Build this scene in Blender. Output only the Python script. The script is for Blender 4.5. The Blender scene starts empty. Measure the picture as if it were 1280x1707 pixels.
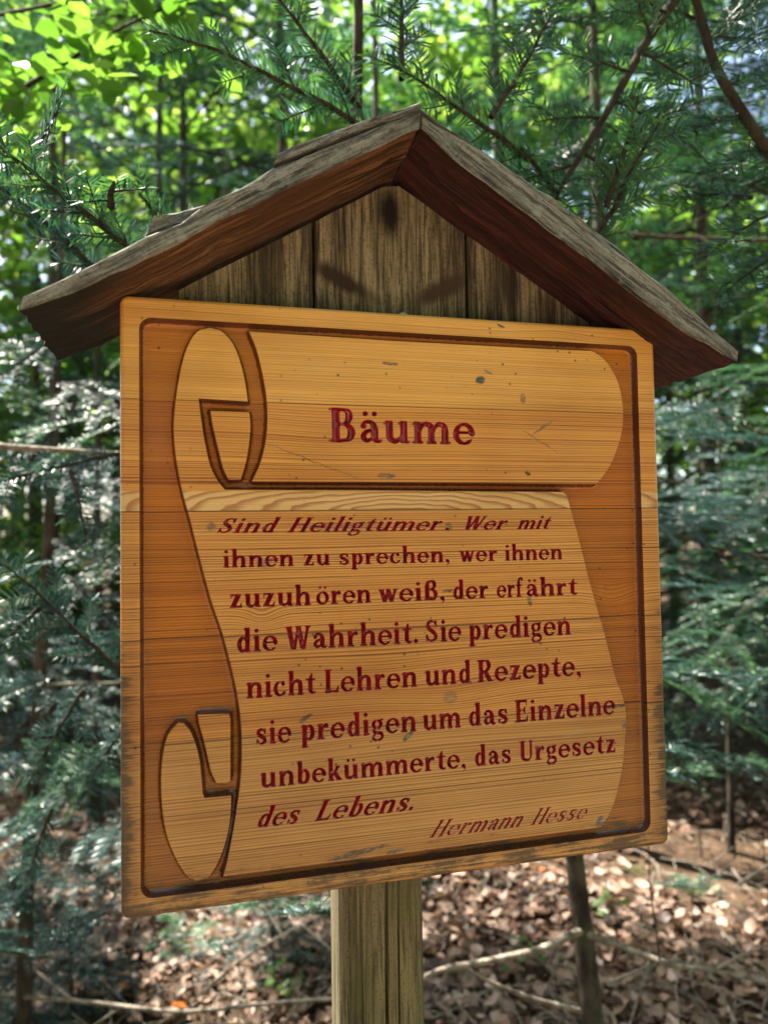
import bpy, math, random
import numpy as np
from mathutils import Vector, Matrix
from mathutils.geometry import delaunay_2d_cdt

R = math.radians
scene = bpy.context.scene
COL = scene.collection

# ------------------------------------------------------------------ camera
HZ = 1.31                                   # height of the middle of the carved panel above the ground
CAM = np.array([-0.15575, -0.51052, 0.04068 + HZ])
YAW, PITCH, ROLLA = R(14.3801), R(2.1337), R(-0.9047)
FPX = 1181.967                              # focal length in pixels of the 1280 px wide photograph
_f = np.array([math.sin(YAW)*math.cos(PITCH), math.cos(YAW)*math.cos(PITCH), math.sin(PITCH)])
_r0 = np.array([math.cos(YAW), -math.sin(YAW), 0.0]); _u0 = np.cross(_r0, _f)
CR = math.cos(ROLLA)*_r0 + math.sin(ROLLA)*_u0
CU = -math.sin(ROLLA)*_r0 + math.cos(ROLLA)*_u0
CF = _f
cam_data = bpy.data.cameras.new('camera')
cam = bpy.data.objects.new('camera', cam_data); COL.objects.link(cam)
cam.matrix_world = Matrix(((CR[0], CU[0], -CF[0], CAM[0]), (CR[1], CU[1], -CF[1], CAM[1]), (CR[2], CU[2], -CF[2], CAM[2]), (0, 0, 0, 1)))
cam_data.sensor_fit = 'HORIZONTAL'; cam_data.sensor_width = 36.0
cam_data.lens = 36.0*FPX/1280.0
cam_data.clip_start = 0.02; cam_data.clip_end = 400
cam_data.dof.use_dof = True; cam_data.dof.focus_distance = 0.555; cam_data.dof.aperture_fstop = 7.2
scene.camera = cam

# ------------------------------------------------------------------ sky and sun
SUN = np.array([-0.287, 0.41, 0.866]); SUN /= np.linalg.norm(SUN)
world = bpy.data.worlds.new('World'); scene.world = world; world.use_nodes = True
wn = world.node_tree.nodes; wl = world.node_tree.links
sky = wn.new('ShaderNodeTexSky'); sky.sky_type = 'NISHITA'; sky.sun_disc = False
sky.sun_elevation = math.asin(SUN[2]); sky.sun_rotation = math.atan2(SUN[0], SUN[1])
sky.dust_density = 2.5; sky.air_density = 1.0; sky.ozone_density = 0.6
wl.new(sky.outputs[0], wn['Background'].inputs[0]); wn['Background'].inputs[1].default_value = 0.115
sun_d = bpy.data.lights.new('sun', 'SUN'); sun_d.energy = 5.0; sun_d.angle = R(0.53); sun_d.color = (1.0, 0.93, 0.80)
sun = bpy.data.objects.new('sun', sun_d); COL.objects.link(sun); sun.location = (0, 0, 20)
sun.rotation_euler = Vector(SUN).to_track_quat('Z', 'Y').to_euler()
scene.view_settings.view_transform = 'Standard'; scene.view_settings.look = 'None'; scene.view_settings.gamma = 1.0
scene.view_settings.exposure = 2.38
scene.cycles.use_denoising = True; scene.cycles.max_bounces = 8; scene.cycles.transmission_bounces = 6
scene.cycles.sample_clamp_indirect = 8.0; scene.cycles.caustics_reflective = False; scene.cycles.caustics_refractive = False

# ------------------------------------------------------------------ helpers
def at(px, py, d):
    """world point seen at photograph pixel (px, py) at distance d along the view axis; used to survey where things stand"""
    return CAM + d*(CR*(px-640)/FPX + CU*(853.5-py)/FPX + CF)
def tag(o, label=None, cat=None, group=None, kind=None):
    if label: o['label'] = label
    if cat: o['category'] = cat
    if group: o['group'] = group
    if kind: o['kind'] = kind
    return o
def empty(name, loc=(0, 0, 0)):
    o = bpy.data.objects.new(name, None); o.empty_display_size = .05; o.location = loc; COL.objects.link(o); return o
def mesh_np(name, verts, polys, mats=(), mat_idx=None, smooth=False, attrs=None):
    """verts (n,3); polys: one (m,k) array or a list of them"""
    me = bpy.data.meshes.new(name)
    verts = np.asarray(verts, np.float32)
    if not isinstance(polys, list): polys = [polys]
    polys = [np.asarray(p, np.int32) for p in polys if len(p)]
    loops = np.concatenate([p.ravel() for p in polys]); tot = np.concatenate([np.full(len(p), p.shape[1], np.int32) for p in polys])
    start = np.concatenate([[0], np.cumsum(tot)[:-1]]).astype(np.int32)
    me.vertices.add(len(verts)); me.vertices.foreach_set('co', verts.ravel())
    me.loops.add(len(loops)); me.loops.foreach_set('vertex_index', loops)
    me.polygons.add(len(tot)); me.polygons.foreach_set('loop_start', start); me.polygons.foreach_set('loop_total', tot)
    for m in mats: me.materials.append(m)
    if mat_idx is not None: me.polygons.foreach_set('material_index', np.asarray(mat_idx, np.int32))
    sm = np.full(len(tot), bool(smooth)) if not isinstance(smooth, np.ndarray) else smooth
    me.polygons.foreach_set('use_smooth', sm)
    for k, v in (attrs or {}).items():
        a = me.attributes.new(k, 'FLOAT', 'POINT'); a.data.foreach_set('value', np.asarray(v, np.float32))
    me.update(); me.validate(); return me
def put(name, me, parent=None, loc=(0, 0, 0)):
    o = bpy.data.objects.new(name, me); COL.objects.link(o); o.location = loc
    if parent is not None: o.parent = parent
    return o
def norm(v): return v/np.maximum(np.linalg.norm(v, axis=-1, keepdims=True), 1e-9)

# ------------------------------------------------------------------ material helpers
class NT:
    def __init__(s, name):
        s.m = bpy.data.materials.new(name); s.m.use_nodes = True; s.t = s.m.node_tree; s.t.nodes.clear()
        s.out = s.t.nodes.new('ShaderNodeOutputMaterial')
    def n(s, typ, ins=None, **pr):
        nd = s.t.nodes.new('ShaderNode'+typ)
        for k, v in pr.items(): setattr(nd, k, v)
        for k, v in (ins or {}).items():
            if isinstance(v, bpy.types.NodeSocket): s.t.links.new(v, nd.inputs[k])
            else: nd.inputs[k].default_value = v
        return nd
    def ma(s, op, a, b=0.0, c=0.0, clamp=False):
        return s.n('Math', {0: a, 1: b, 2: c}, operation=op, use_clamp=clamp).outputs[0]
    def mul(s, a, b): return s.ma('MULTIPLY', a, b)
    def add(s, a, b): return s.ma('ADD', a, b)
    def step(s, v, a, b): return s.n('MapRange', {0: v, 1: a, 2: b, 3: 0.0, 4: 1.0}, interpolation_type='SMOOTHSTEP').outputs[0]
    def mix(s, f, a, b, blend='MIX'):
        nd = s.n('Mix', data_type='RGBA', blend_type=blend)
        for i, v in ((0, f), (6, a), (7, b)):
            if isinstance(v, bpy.types.NodeSocket): s.t.links.new(v, nd.inputs[i])
            elif i == 0: nd.inputs[0].default_value = v
            else: nd.inputs[i].default_value = (*v, 1)
        return nd.outputs[2]
    def ramp(s, f, stops, interp='LINEAR'):
        nd = s.n('ValToRGB', {0: f}); cr = nd.color_ramp; cr.interpolation = interp
        while len(cr.elements) < len(stops): cr.elements.new(.5)
        for e, (p, c) in zip(cr.elements, stops): e.position = p; e.color = (*c, 1) if len(c) == 3 else c
        return nd.outputs[0]
    def coord(s, which='Object'): return s.n('TexCoord').outputs[which]
    def map(s, v, scale=(1, 1, 1), loc=(0, 0, 0), rot=(0, 0, 0)):
        return s.n('Mapping', {0: v, 1: loc, 2: rot, 3: scale}).outputs[0]
    def noise(s, v, scale, detail=3.0, rough=.55, dist=0.0, out=0):
        return s.n('TexNoise', {'Vector': v, 'Scale': scale, 'Detail': detail, 'Roughness': rough, 'Distortion': dist}).outputs[out]
    def attr(s, name): return s.n('Attribute', attribute_name=name).outputs['Fac']
    def sep(s, v): return s.n('SeparateXYZ', {0: v}).outputs
    def xyz(s, x, y, z): return s.n('CombineXYZ', {0: x, 1: y, 2: z}).outputs[0]
    def bump(s, h, strength, dist=.001): return s.n('Bump', {'Strength': strength, 'Distance': dist, 'Height': h}).outputs[0]
    def pbr(s, col, rough=.6, spec=.5, normal=None, coat=0.0, coat_rough=.2):
        b = s.n('BsdfPrincipled', {'Base Color': col if isinstance(col, bpy.types.NodeSocket) else (*col, 1), 'Roughness': rough, 'Specular IOR Level': spec, 'Coat Weight': coat, 'Coat Roughness': coat_rough})
        if normal is not None: s.t.links.new(normal, b.inputs['Normal'])
        return b.outputs[0]
    def done(s, shader): s.t.links.new(shader, s.out.inputs[0]); return s.m
    def leafy(s, col, trans, amt, rough=.4, spec=.5, normal=None):
        d = s.pbr(col, rough, spec, normal)
        tr = s.n('BsdfTranslucent', {'Color': trans}).outputs[0]
        return s.n('MixShader', {0: amt, 1: d, 2: tr}).outputs[0]

SCARS = [(-18.4, 172.0, 6.7, 1.4, 0, 0.8), (53.8, 162.7, 4.3, 3.3, 20, 1), (60.4, 169.1, 3.8, 1.4, -30, 0.7), (89.9, 149.3, 2.4, 4.3, 0, 0.6), (92.5, 90.1, 2.4, 1.9, 0, 0.9), (106.4, 126.9, 10.5, 1.0, 32, 0.6), (103.5, 115.9, 19.0, 0.5, -30, 0.5), (-22.1, 87.4, 7.6, 1.9, 0, 0.7), (-78.3, 98.0, 40.5, 0.4, -20.5, 0.7), (180.1, 23.2, 2.9, 2.4, 0, 1), (174.4, -17.0, 2.4, 1.9, 0, 0.9), (163.8, -7.9, 3.8, 1.9, 20, 0.5), (-165.2, -40.0, 3.3, 1.4, 15, 0.8), (-84.8, -86.8, 5.7, 1.7, 30, 0.9), (-9.2, -106.3, 5.2, 1.9, 30, 1), (24.2, -79.6, 6.2, 5.2, 0, 0.4), (-149.8, 50.8, 3.3, 3.3, 0, 0.6), (23.4, 0.2, 4.8, 1.4, 0, 0.8), (91.5, -10.5, 2.4, 3.8, 0, 0.8), (-46.8, -186.0, 24.8, 1.9, 7, 0.75), (-19.8, -188.4, 8.6, 1.4, 7, 0.8), (72.4, 206.2, 3.8, 1.4, -20, 0.9), (25.8, 48.8, 2.9, 2.9, 0, 0.6), (171.4, -111.9, 1.9, 3.3, 0, 0.9), (148.0, -186.1, 5.2, 3.3, 40, 0.9), (166.4, -97.2, 14.3, 1.0, 5, 0.7), (-61.2, 49.8, 28.6, 3.8, 0, 0.3), (-113.5, 24.8, 6.2, 4.8, 0, 0.45)]
JOINTS = [.2196, .1397, .0619, -.0259, -.0970, -.2196]    # glue joints between the five staves of the panel
def grain(N, x, z, seedz, period, amp, cath):
    """late-wood line pattern: 0 pale .. 1 dark; x along the fibres, z across"""
    v1 = N.xyz(N.mul(x, 3.0), seedz, N.mul(z, 26.0))
    w = N.ma('SUBTRACT', N.noise(v1, 1.0, 2.0, .5), .5)
    v2 = N.xyz(N.mul(x, 14.0), seedz, N.mul(z, 30.0))
    w2 = N.ma('SUBTRACT', N.noise(v2, 1.0, 1.0), .5)
    slow = N.noise(N.xyz(N.mul(x, .5), seedz, N.mul(z, 95.0)), 1.0, 2.0, .6)
    r = N.add(N.add(N.ma('DIVIDE', z, period), N.mul(slow, 4.6)), N.add(N.mul(w, amp), N.mul(w2, cath)))
    fr = N.ma('FRACT', r)
    own = N.n('TexWhiteNoise', {'W': N.add(N.ma('FLOOR', r), N.mul(seedz, 13.7))}, noise_dimensions='1D').outputs['Value']
    along = N.noise(N.xyz(N.mul(x, 9.0), seedz, N.ma('FLOOR', r)), 1.0, 2.0)
    k = N.add(.30, N.add(N.mul(N.mul(own, own), .48), N.mul(N.ma('SUBTRACT', along, .4), .6)))
    return N.mul(N.mul(N.step(fr, .30, .84), N.ma('SUBTRACT', 1.0, N.step(fr, .88, 1.0))), N.ma('MAXIMUM', k, 0.04))
def panel_wood(name, recess):
    N = NT(name); co = N.coord(); X, Y, Z = N.sep(co)
    idx = 0.0
    for zj in JOINTS[1:5]: idx = N.add(N.ma('LESS_THAN', Z, zj), idx)
    k = N.ma('DIVIDE', N.add(idx, .5), 5.0)
    tone = N.ramp(k, [(0, (1.12, 1.23, 1.35)), (.2, (1.04, 1.0, .95)), (.4, (1.0, 1.0, 1.15)), (.6, (.88, .86, .98)), (.8, (.76, .82, 1.08))], 'CONSTANT')
    prm = N.sep(N.ramp(k, [(0, (.18, .06, .34)), (.2, (.42, .10, .78)), (.4, (.36, .40, .95)), (.6, (.40, .32, 1.0)), (.8, (.40, .12, .85))], 'CONSTANT'))
    # the strip just above the poem shows an arched (cathedral) figure
    arch = N.mul(N.mul(N.step(Z, .0625, .0632), N.ma('SUBTRACT', 1.0, N.step(Z, .074, .0765))), N.ma('SUBTRACT', 1.0, N.step(N.ma('ABSOLUTE', N.add(X, .005)), .09, .2)))
    per = .0019
    hump = N.ma('POWER', 2.718, N.mul(N.mul(N.add(X, .010), N.add(X, .010)), -650.0))
    zz = N.add(Z, N.mul(N.mul(hump, arch), -.012))
    for (kx, kz, wx, wz, am) in ((-.115, -.014, .012, .009, .0055), (.024, -.082, .045, .016, .0060), (.168, -.012, .020, .012, .0065), (.02, -.10, .09, .020, -.0045), (-.06, .118, .05, .02, .003), (.12, .205, .03, .01, -.003), (-.03, -.06, .05, .015, .004)):
        ex = N.mul(N.add(X, -kx), 1/wx); ez = N.mul(N.add(Z, -kz), 1/wz)
        zz = N.add(zz, N.mul(N.ma('POWER', 2.718, N.mul(N.ma('MULTIPLY_ADD', ex, ex, N.mul(ez, ez)), -1.0)), am))
    g = grain(N, X, zz, N.mul(idx, 7.3), per, N.mul(prm[1], 5.0), N.mul(arch, 1.2))
    fine = N.noise(N.xyz(N.mul(X, 12.0), idx, N.mul(Z, 900.0)), 1.0, 2.0)
    g2 = N.mul(g, N.mul(N.noise(N.xyz(N.mul(X, 3.0), idx, N.mul(Z, 60.0)), 1.0, 4.0, .7), 2.4))
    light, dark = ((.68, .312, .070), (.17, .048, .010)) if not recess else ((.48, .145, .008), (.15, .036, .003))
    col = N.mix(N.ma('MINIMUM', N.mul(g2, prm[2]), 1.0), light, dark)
    if not recess:   # flat-sawn figure: reddish arcs on a pale strip
        ax = N.mul(N.add(X, .008), .135); az_ = N.add(Z, -.0608); aw = N.mul(N.ma('SUBTRACT', N.noise(N.map(co, (24, 1, 60)), 1.0, 2.0), .5), .006)
        ar = N.add(N.ma('SQRT', N.ma('MULTIPLY_ADD', ax, ax, N.mul(az_, az_))), aw); af = N.ma('FRACT', N.mul(ar, 330.0))
        al = N.mul(N.step(af, .35, .85), N.ma('SUBTRACT', 1.0, N.step(af, .9, 1.0)))
        am_ = N.mul(N.step(Z, .0615, .0622), N.ma('SUBTRACT', 1.0, N.step(Z, .075, .0765)))
        col = N.mix(am_, col, N.mix(N.mul(al, .85), (.66, .42, .19), (.36, .135, .045)))
    col = N.mix(1.0, col, tone, 'MULTIPLY')
    band = N.noise(N.xyz(N.mul(X, 1.6), N.mul(idx, 3.1), N.mul(zz, 70.0)), 1.0, 3.0, .55)
    col = N.mix(N.mul(N.step(band, .46, .72), .55), col, N.mix(1.0, col, (.70, .52, .40), 'MULTIPLY'))
    col = N.mix(N.mul(N.step(band, .48, .30), .35), col, N.mix(1.0, col, (1.18, 1.22, 1.30), 'MULTIPLY'))
    big = N.noise(N.map(co, (5, 1, 9)), 1.0, 3.0, .6)
    col = N.mix(N.step(big, .40, .75), col, N.mix(1.0, col, (.80, .74, .70), 'MULTIPLY'))
    col = N.mix(N.mul(N.step(fine, .45, .75), .22), col, N.mix(1.0, col, (.60, .52, .46), 'MULTIPLY'))
    # glue joints
    jn = 0.0
    for zj in JOINTS[1:5]: jn = N.ma('MAXIMUM', jn, N.ma('SUBTRACT', 1.0, N.step(N.ma('ABSOLUTE', N.add(N.ma('SUBTRACT', Z, zj), N.mul(X, -.002))), .0002, .0006 if zj < .1 else .0004)))
    col = N.mix(N.mul(jn, .7), col, (.06, .028, .012))
    fr_ = N.ma('MAXIMUM', N.step(X, -.193, -.203), N.mul(N.step(X, .189, .203), N.step(Z, .12, -.10)))
    col = N.mix(N.mul(fr_, N.step(Z, .16, -.12)), col, N.mix(1.0, col, (.66, .60, .56), 'MULTIPLY'))
    # greying and dirt toward the lower edge and the two sides, in patches
    dn = N.add(N.mul(N.noise(N.map(co, (22, 1, 300)), 1.0, 5.0, .7), .62), N.mul(N.noise(N.map(co, (26, 1, 34)), 1.0, 6.0, .72), .42))
    edge = N.ma('MAXIMUM', N.mul(N.step(Z, -.155, -.212), .75), N.ma('MAXIMUM', N.mul(N.step(X, .186, .212), N.step(Z, .10, -.16)), N.mul(N.step(X, -.192, -.211), N.step(Z, .06, -.12))))
    dm = N.step(N.add(dn, N.mul(edge, .30)), .67, .79)
    col = N.mix(N.mul(dm, .85), col, (.050, .036, .026))
    pale = N.step(N.noise(N.map(co, (20, 1, 46), (3, 0, 5)), 1.0, 5.0, .7), .60, .78)
    col = N.mix(N.mul(pale, .22), col, (.42, .36, .29))
    # specks
    vor = N.n('TexVoronoi', {'Vector': N.map(co, (1, .2, 1)), 'Scale': 190.0, 'Randomness': 1.0})
    sp = N.mul(N.ma('SUBTRACT', 1.0, N.step(vor.outputs['Distance'], .10, .26)), N.step(N.sep(vor.outputs['Color'])[0], .86, .90))
    sp = N.mul(sp, N.step(N.noise(N.map(co, (9, 1, 14)), 1.0, 3.0), .46, .60))
    col = N.mix(N.mul(sp, .85), col, (.03, .018, .012))
    if not recess:
        ns = N.noise(co, 260.0, 3.0, .7, 0.0, 1); nx, ny, nz = N.sep(ns)
        px = N.add(X, N.mul(N.ma('SUBTRACT', nx, .5), .0045)); pz = N.add(Z, N.mul(N.ma('SUBTRACT', nz, .5), .0045))
        sc = 0.0
        for (sx, sz, a, b, an, st) in SCARS:
            c, s_ = math.cos(R(an)), math.sin(R(an))
            dx = N.add(px, -sx/1000); dz = N.add(pz, -sz/1000)
            u = N.ma('MULTIPLY_ADD', dx, c*1000/a, N.mul(dz, s_*1000/a)); w = N.ma('MULTIPLY_ADD', dz, c*1000/b, N.mul(dx, -s_*1000/b))
            d2 = N.ma('MULTIPLY_ADD', u, u, N.mul(w, w))
            sc = N.ma('MAXIMUM', sc, N.mul(N.ma('SUBTRACT', 1.0, N.step(d2, .35, 1.25)), st))
        scn = N.noise(N.map(co, (90, 1, 260)), 1.0, 3.0, .7)
        scc = N.ramp(scn, [(.38, (.022, .016, .013)), (.52, (.10, .085, .07)), (.68, (.30, .27, .23))])
        col = N.mix(sc, col, scc)
    else:
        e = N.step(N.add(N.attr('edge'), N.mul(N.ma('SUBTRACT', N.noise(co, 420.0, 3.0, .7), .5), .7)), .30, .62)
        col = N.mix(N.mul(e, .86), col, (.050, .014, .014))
        sc = 0.0
    h = N.add(N.mul(g, -.55), N.add(N.mul(fine, -.5), N.add(N.mul(jn, -1.5), N.mul(sc, -1.2) if not recess else N.mul(N.noise(co, 700.0, 2.0), .6))))
    nb = N.bump(h, .75, .0008)
    rough = N.add(.40 if not recess else N.ma('MULTIPLY_ADD', e, -.14, .30), N.add(N.mul(dm, .3), N.mul(g, .12)))
    return N.done(N.pbr(col, rough, .35, nb, .18 if not recess else N.ma('MULTIPLY_ADD', e, .6, .2), .12))
def paint_red():
    N = NT('carved_red_paint'); co = N.coord()
    n1 = N.noise(co, 160.0, 4.0, .7)
    col = N.mix(N.step(n1, .35, .7), (.34, .004, .020), (.14, .002, .010))
    worn = N.step(N.noise(N.map(co, (60, 60, 160), (7, 2, 1)), 1.0, 5.0, .7), .62, .74)
    col = N.mix(N.mul(worn, .7), col, (.03, .012, .012))
    upf = N.step(N.sep(N.n('NewGeometry').outputs['Normal'])[2], .35, .75)      # broken pale glint painted on the up-facing lower lip of each cut
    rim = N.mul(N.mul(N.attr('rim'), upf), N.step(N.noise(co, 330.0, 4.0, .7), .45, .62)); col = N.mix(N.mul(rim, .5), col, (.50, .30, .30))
    return N.done(N.pbr(col, .34, .5, N.bump(n1, .6, .0006), .45, .12))
def weathered(name, along, light, dark, stains=(), rough=.8, freq=1.0, green=0.0, bumpd=.0015, lichen=0.0):
    """grey or brown raw timber; along = axis of the fibres"""
    N = NT(name); co = N.coord()
    s = {'x': (11, 240, 240), 'z': (240, 240, 11)}[along]
    s = tuple(v*freq for v in s)
    v = N.map(co, s)
    a = N.noise(v, 1.0, 5.0, .68, .6)
    b = N.noise(N.map(co, tuple(q*.22 for q in s), (5, 3, 1)), 1.0, 4.0, .6, .4)
    f = N.noise(N.map(co, tuple(q*3.2 for q in s), (1, 8, 4)), 1.0, 2.0)
    t = N.add(N.mul(a, .75), N.mul(b, .45))
    col = N.mix(N.step(t, .46, .74), dark, light); sp_ = N.noise(co, 420.0, 3.0, .7); col = N.mix(N.mul(N.step(sp_, .52, .66), .5), col, tuple(c*.5 for c in dark))
    col = N.mix(N.mul(N.step(f, .52, .64), .65), col, tuple(c*.35 for c in dark))
    crack = N.step(N.noise(N.map(co, tuple(q*.55 for q in s), (2, 9, 6)), 1.0, 2.0, .5, .2), .665, .70)
    col = N.mix(N.mul(crack, .8), col, tuple(c*.2 for c in dark))
    if green: col = N.mix(N.mul(N.step(N.noise(co, 16.0, 4.0, .65), .45, .68), green), col, (.105, .115, .035))
    if lichen: col = N.mix(N.mul(N.step(N.noise(co, 60.0, 5.0, .7), .56, .66), lichen), col, (.34, .36, .33))
    sx_, sy_, sz_ = N.sep(co)
    for (x, y, z, rx, rz, c, st) in stains:      # y = tilt in degrees
        dx = N.add(sx_, -x); dz = N.add(sz_, -z); cy, sy = math.cos(R(y)), math.sin(R(y))
        u = N.ma('MULTIPLY_ADD', dx, cy/rx, N.mul(dz, sy/rx)); w = N.ma('MULTIPLY_ADD', dz, cy/rz, N.mul(dx, -sy/rz))
        d = N.ma('SQRT', N.ma('MULTIPLY_ADD', u, u, N.mul(w, w)))
        d = N.add(d, N.mul(N.ma('SUBTRACT', N.noise(N.map(co, tuple(q*.35 for q in s)), 1.0, 5.0, .65), .5), 1.3))
        col = N.mix(N.mul(N.ma('SUBTRACT', 1.0, N.step(d, .35, 1.25)), st), col, c)
    h = N.add(a, N.add(N.mul(f, .5), N.mul(crack, -1.6)))
    return N.done(N.pbr(col, rough, .3, N.bump(h, .8, bumpd)))
# ================================================================== ground
def gh(x, y):
    x = np.asarray(x, float); y = np.asarray(y, float)
    return .030*np.sin(1.7*x+.6)*np.cos(1.3*y) + .018*np.sin(4.1*x+1.9*y) + .06*np.sin(.55*x+.4)*np.sin(.45*y+1.) + .012*np.maximum(y-1, 0)
gx = np.sign(np.linspace(-1, 1, 161))*np.abs(np.linspace(-1, 1, 161))**2.2*90
GX, GY = np.meshgrid(gx, gx+2.0); GZ = gh(np.clip(GX, -25, 25), np.clip(GY, -25, 25))
n = 161; ii = np.arange(n*n).reshape(n, n)
N = NT('forest_soil'); co = N.coord()
s1 = N.noise(co, 9.0, 6.0, .7); s2 = N.noise(co, 60.0, 4.0, .7)
c = N.mix(N.step(s1, .38, .66), (.055, .034, .020), (.17, .105, .065)); c = N.mix(N.step(s2, .45, .7), c, (.026, .017, .011))
c = N.mix(N.mul(N.step(N.noise(co, 2.3, 4.0, .6), .60, .72), .7), c, (.05, .075, .018))
soil = N.done(N.pbr(c, .95, .2, N.bump(N.add(s1, s2), 1.0, .03)))
g = put('ground', mesh_np('ground', np.stack([GX.ravel(), GY.ravel(), GZ.ravel()], -1), np.stack([ii[:-1, :-1], ii[:-1, 1:], ii[1:, 1:], ii[1:, :-1]], -1).reshape(-1, 4), [soil], smooth=True))
tag(g, kind='structure')

N = NT('bounce_gravel'); co = N.coord(); s1 = N.noise(co, 5.0, 6.0, .7); s2 = N.noise(co, 120.0, 4.0, .7)
pm = N.done(N.pbr(N.mix(N.step(s2, .40, .65), N.mix(s1, (.20, .145, .09), (.33, .25, .165)), (.38, .30, .21)), .95, .2, N.bump(s2, .8, .01)))
px_ = np.linspace(-14, 14, 80); wy = .25*np.sin(px_*.5); pv = np.concatenate([np.stack([px_, e+wy+.08*np.sin(px_*2.3+k), gh(px_, e+wy)+.02+(.03 if 0 < k < 5 else 0)], -1) for k, e in enumerate(np.linspace(-4.2, -1.0, 6))]); pi = np.arange(480).reshape(6, 80)
tag(put('bounce_path', mesh_np('bounce_path', pv, np.stack([pi[:-1, :-1], pi[:-1, 1:], pi[1:, 1:], pi[1:, :-1]], -1).reshape(-1, 4), [pm], smooth=True)), kind='structure')  # unseen pale strip added behind the camera to bounce warm light onto the panel

# ================================================================== the sign
sign = tag(empty('notice_board', (0, 0, 0)), 'roofed wooden sign on a post with red carved lettering on a varnished panel', 'sign')
PW, PH, PT = .2100, .2113, .026
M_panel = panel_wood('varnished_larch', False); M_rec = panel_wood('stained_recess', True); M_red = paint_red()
# ---- a bold serif alphabet drawn with strokes: every glyph is a signed distance field ----
XH, ASC, DSC, SER = .66, 1.04, -.30, .065
class Glyph:
    def __init__(s, wt=1.0):
        s.T = .06 + .135*wt; s.t = .058 + .040*wt; s.pr = []; s.w = .7
    def quad(s, *p): s.pr.append(('q', np.array(p, float)))
    def box(s, x0, y0, x1, y1): s.quad((x0, y0), (x1, y0), (x1, y1), (x0, y1))
    def dg(s, xb, yb, xt, yt, w): s.quad((xb-w/2, yb), (xb+w/2, yb), (xt+w/2, yt), (xt-w/2, yt))
    def curve(s, pts, n=6):
        P = np.array(pts, float); m = len(P); out = []
        for i in range(m-1):
            p0, p1, p2, p3 = P[max(i-1, 0)], P[i], P[i+1], P[min(i+2, m-1)]
            for k in range(n):
                t = k/n
                out.append(.5*(2*p1+(p2-p0)*t+(2*p0-5*p1+4*p2-p3)*t*t+(3*p1-p0-3*p2+p3)*t**3))
        out.append(P[-1]); s.pr.append(('c', np.array(out)))
    def arc(s, cx, cy, rx, ry, a0, a1, lo, hi, n=30, tilt=0):
        a = np.radians(np.linspace(a0, a1, n+1))
        w = lo+(hi-lo)*np.abs(np.cos(a-np.radians(tilt)))**1.5
        s.pr.append(('c', np.stack([cx+rx*np.cos(a), cy+ry*np.sin(a), w], -1)))
    def dot(s, x, y, r): s.pr.append(('c', np.array([(x, y, 2*r), (x+.001, y, 2*r)])))
    def foot(s, x, y=0., l=.075, r=.075): s.box(x-l, y, x+s.T+r, y+SER)
    def stem(s, x, y0, y1): s.box(x, y0, x+s.T, y1)
    def flag(s, x, y): s.quad((x-.085, y-.075), (x+.02, y-.13), (x+.03, y), (x+.0, y))
    def arch(s, x, xr):           # from a stem's right edge x over to a right stem at xr
        T, t = s.T, s.t
        s.curve([(x-.03, .42, t), (x+.05, .545, t*1.15), (x+(xr-x)*.62, .605, t+.055), (xr+T*.38, .54, T*.93), (xr+T/2, .40, T)])
        s.box(xr, 0, xr+T, .42)
    def dots(s, x, y=.86): s.dot(x-.13, y, .078); s.dot(x+.13, y, .078)
    def field(s, X, Y, k=.03):
        D = None
        for kind, P in s.pr:
            if kind == 'q':
                d = np.full(X.shape, -9.)
                n = len(P); ar = sum(P[i][0]*P[(i+1) % n][1]-P[(i+1) % n][0]*P[i][1] for i in range(n))
                if ar < 0: P = P[::-1]
                for i in range(n):
                    a, b = P[i], P[(i+1) % n]; e = b-a; L = np.hypot(*e)
                    if L < 1e-6: continue
                    d = np.maximum(d, ((X-a[0])*e[1]-(Y-a[1])*e[0])/L)
                d = d-.006
            else:
                d = np.full(X.shape, 9.)
                for a, b in zip(P[:-1], P[1:]):
                    e = b[:2]-a[:2]; L2 = max(e@e, 1e-9)
                    t = np.clip(((X-a[0])*e[0]+(Y-a[1])*e[1])/L2, 0, 1)
                    d = np.minimum(d, np.hypot(X-a[0]-t*e[0], Y-a[1]-t*e[1])-(a[2]+(b[2]-a[2])*t)/2)
            if D is None: D = d
            else:
                h = np.maximum(k-np.abs(D-d), 0)/k
                D = np.minimum(D, d)-h*h*k*.25
        return D
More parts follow.
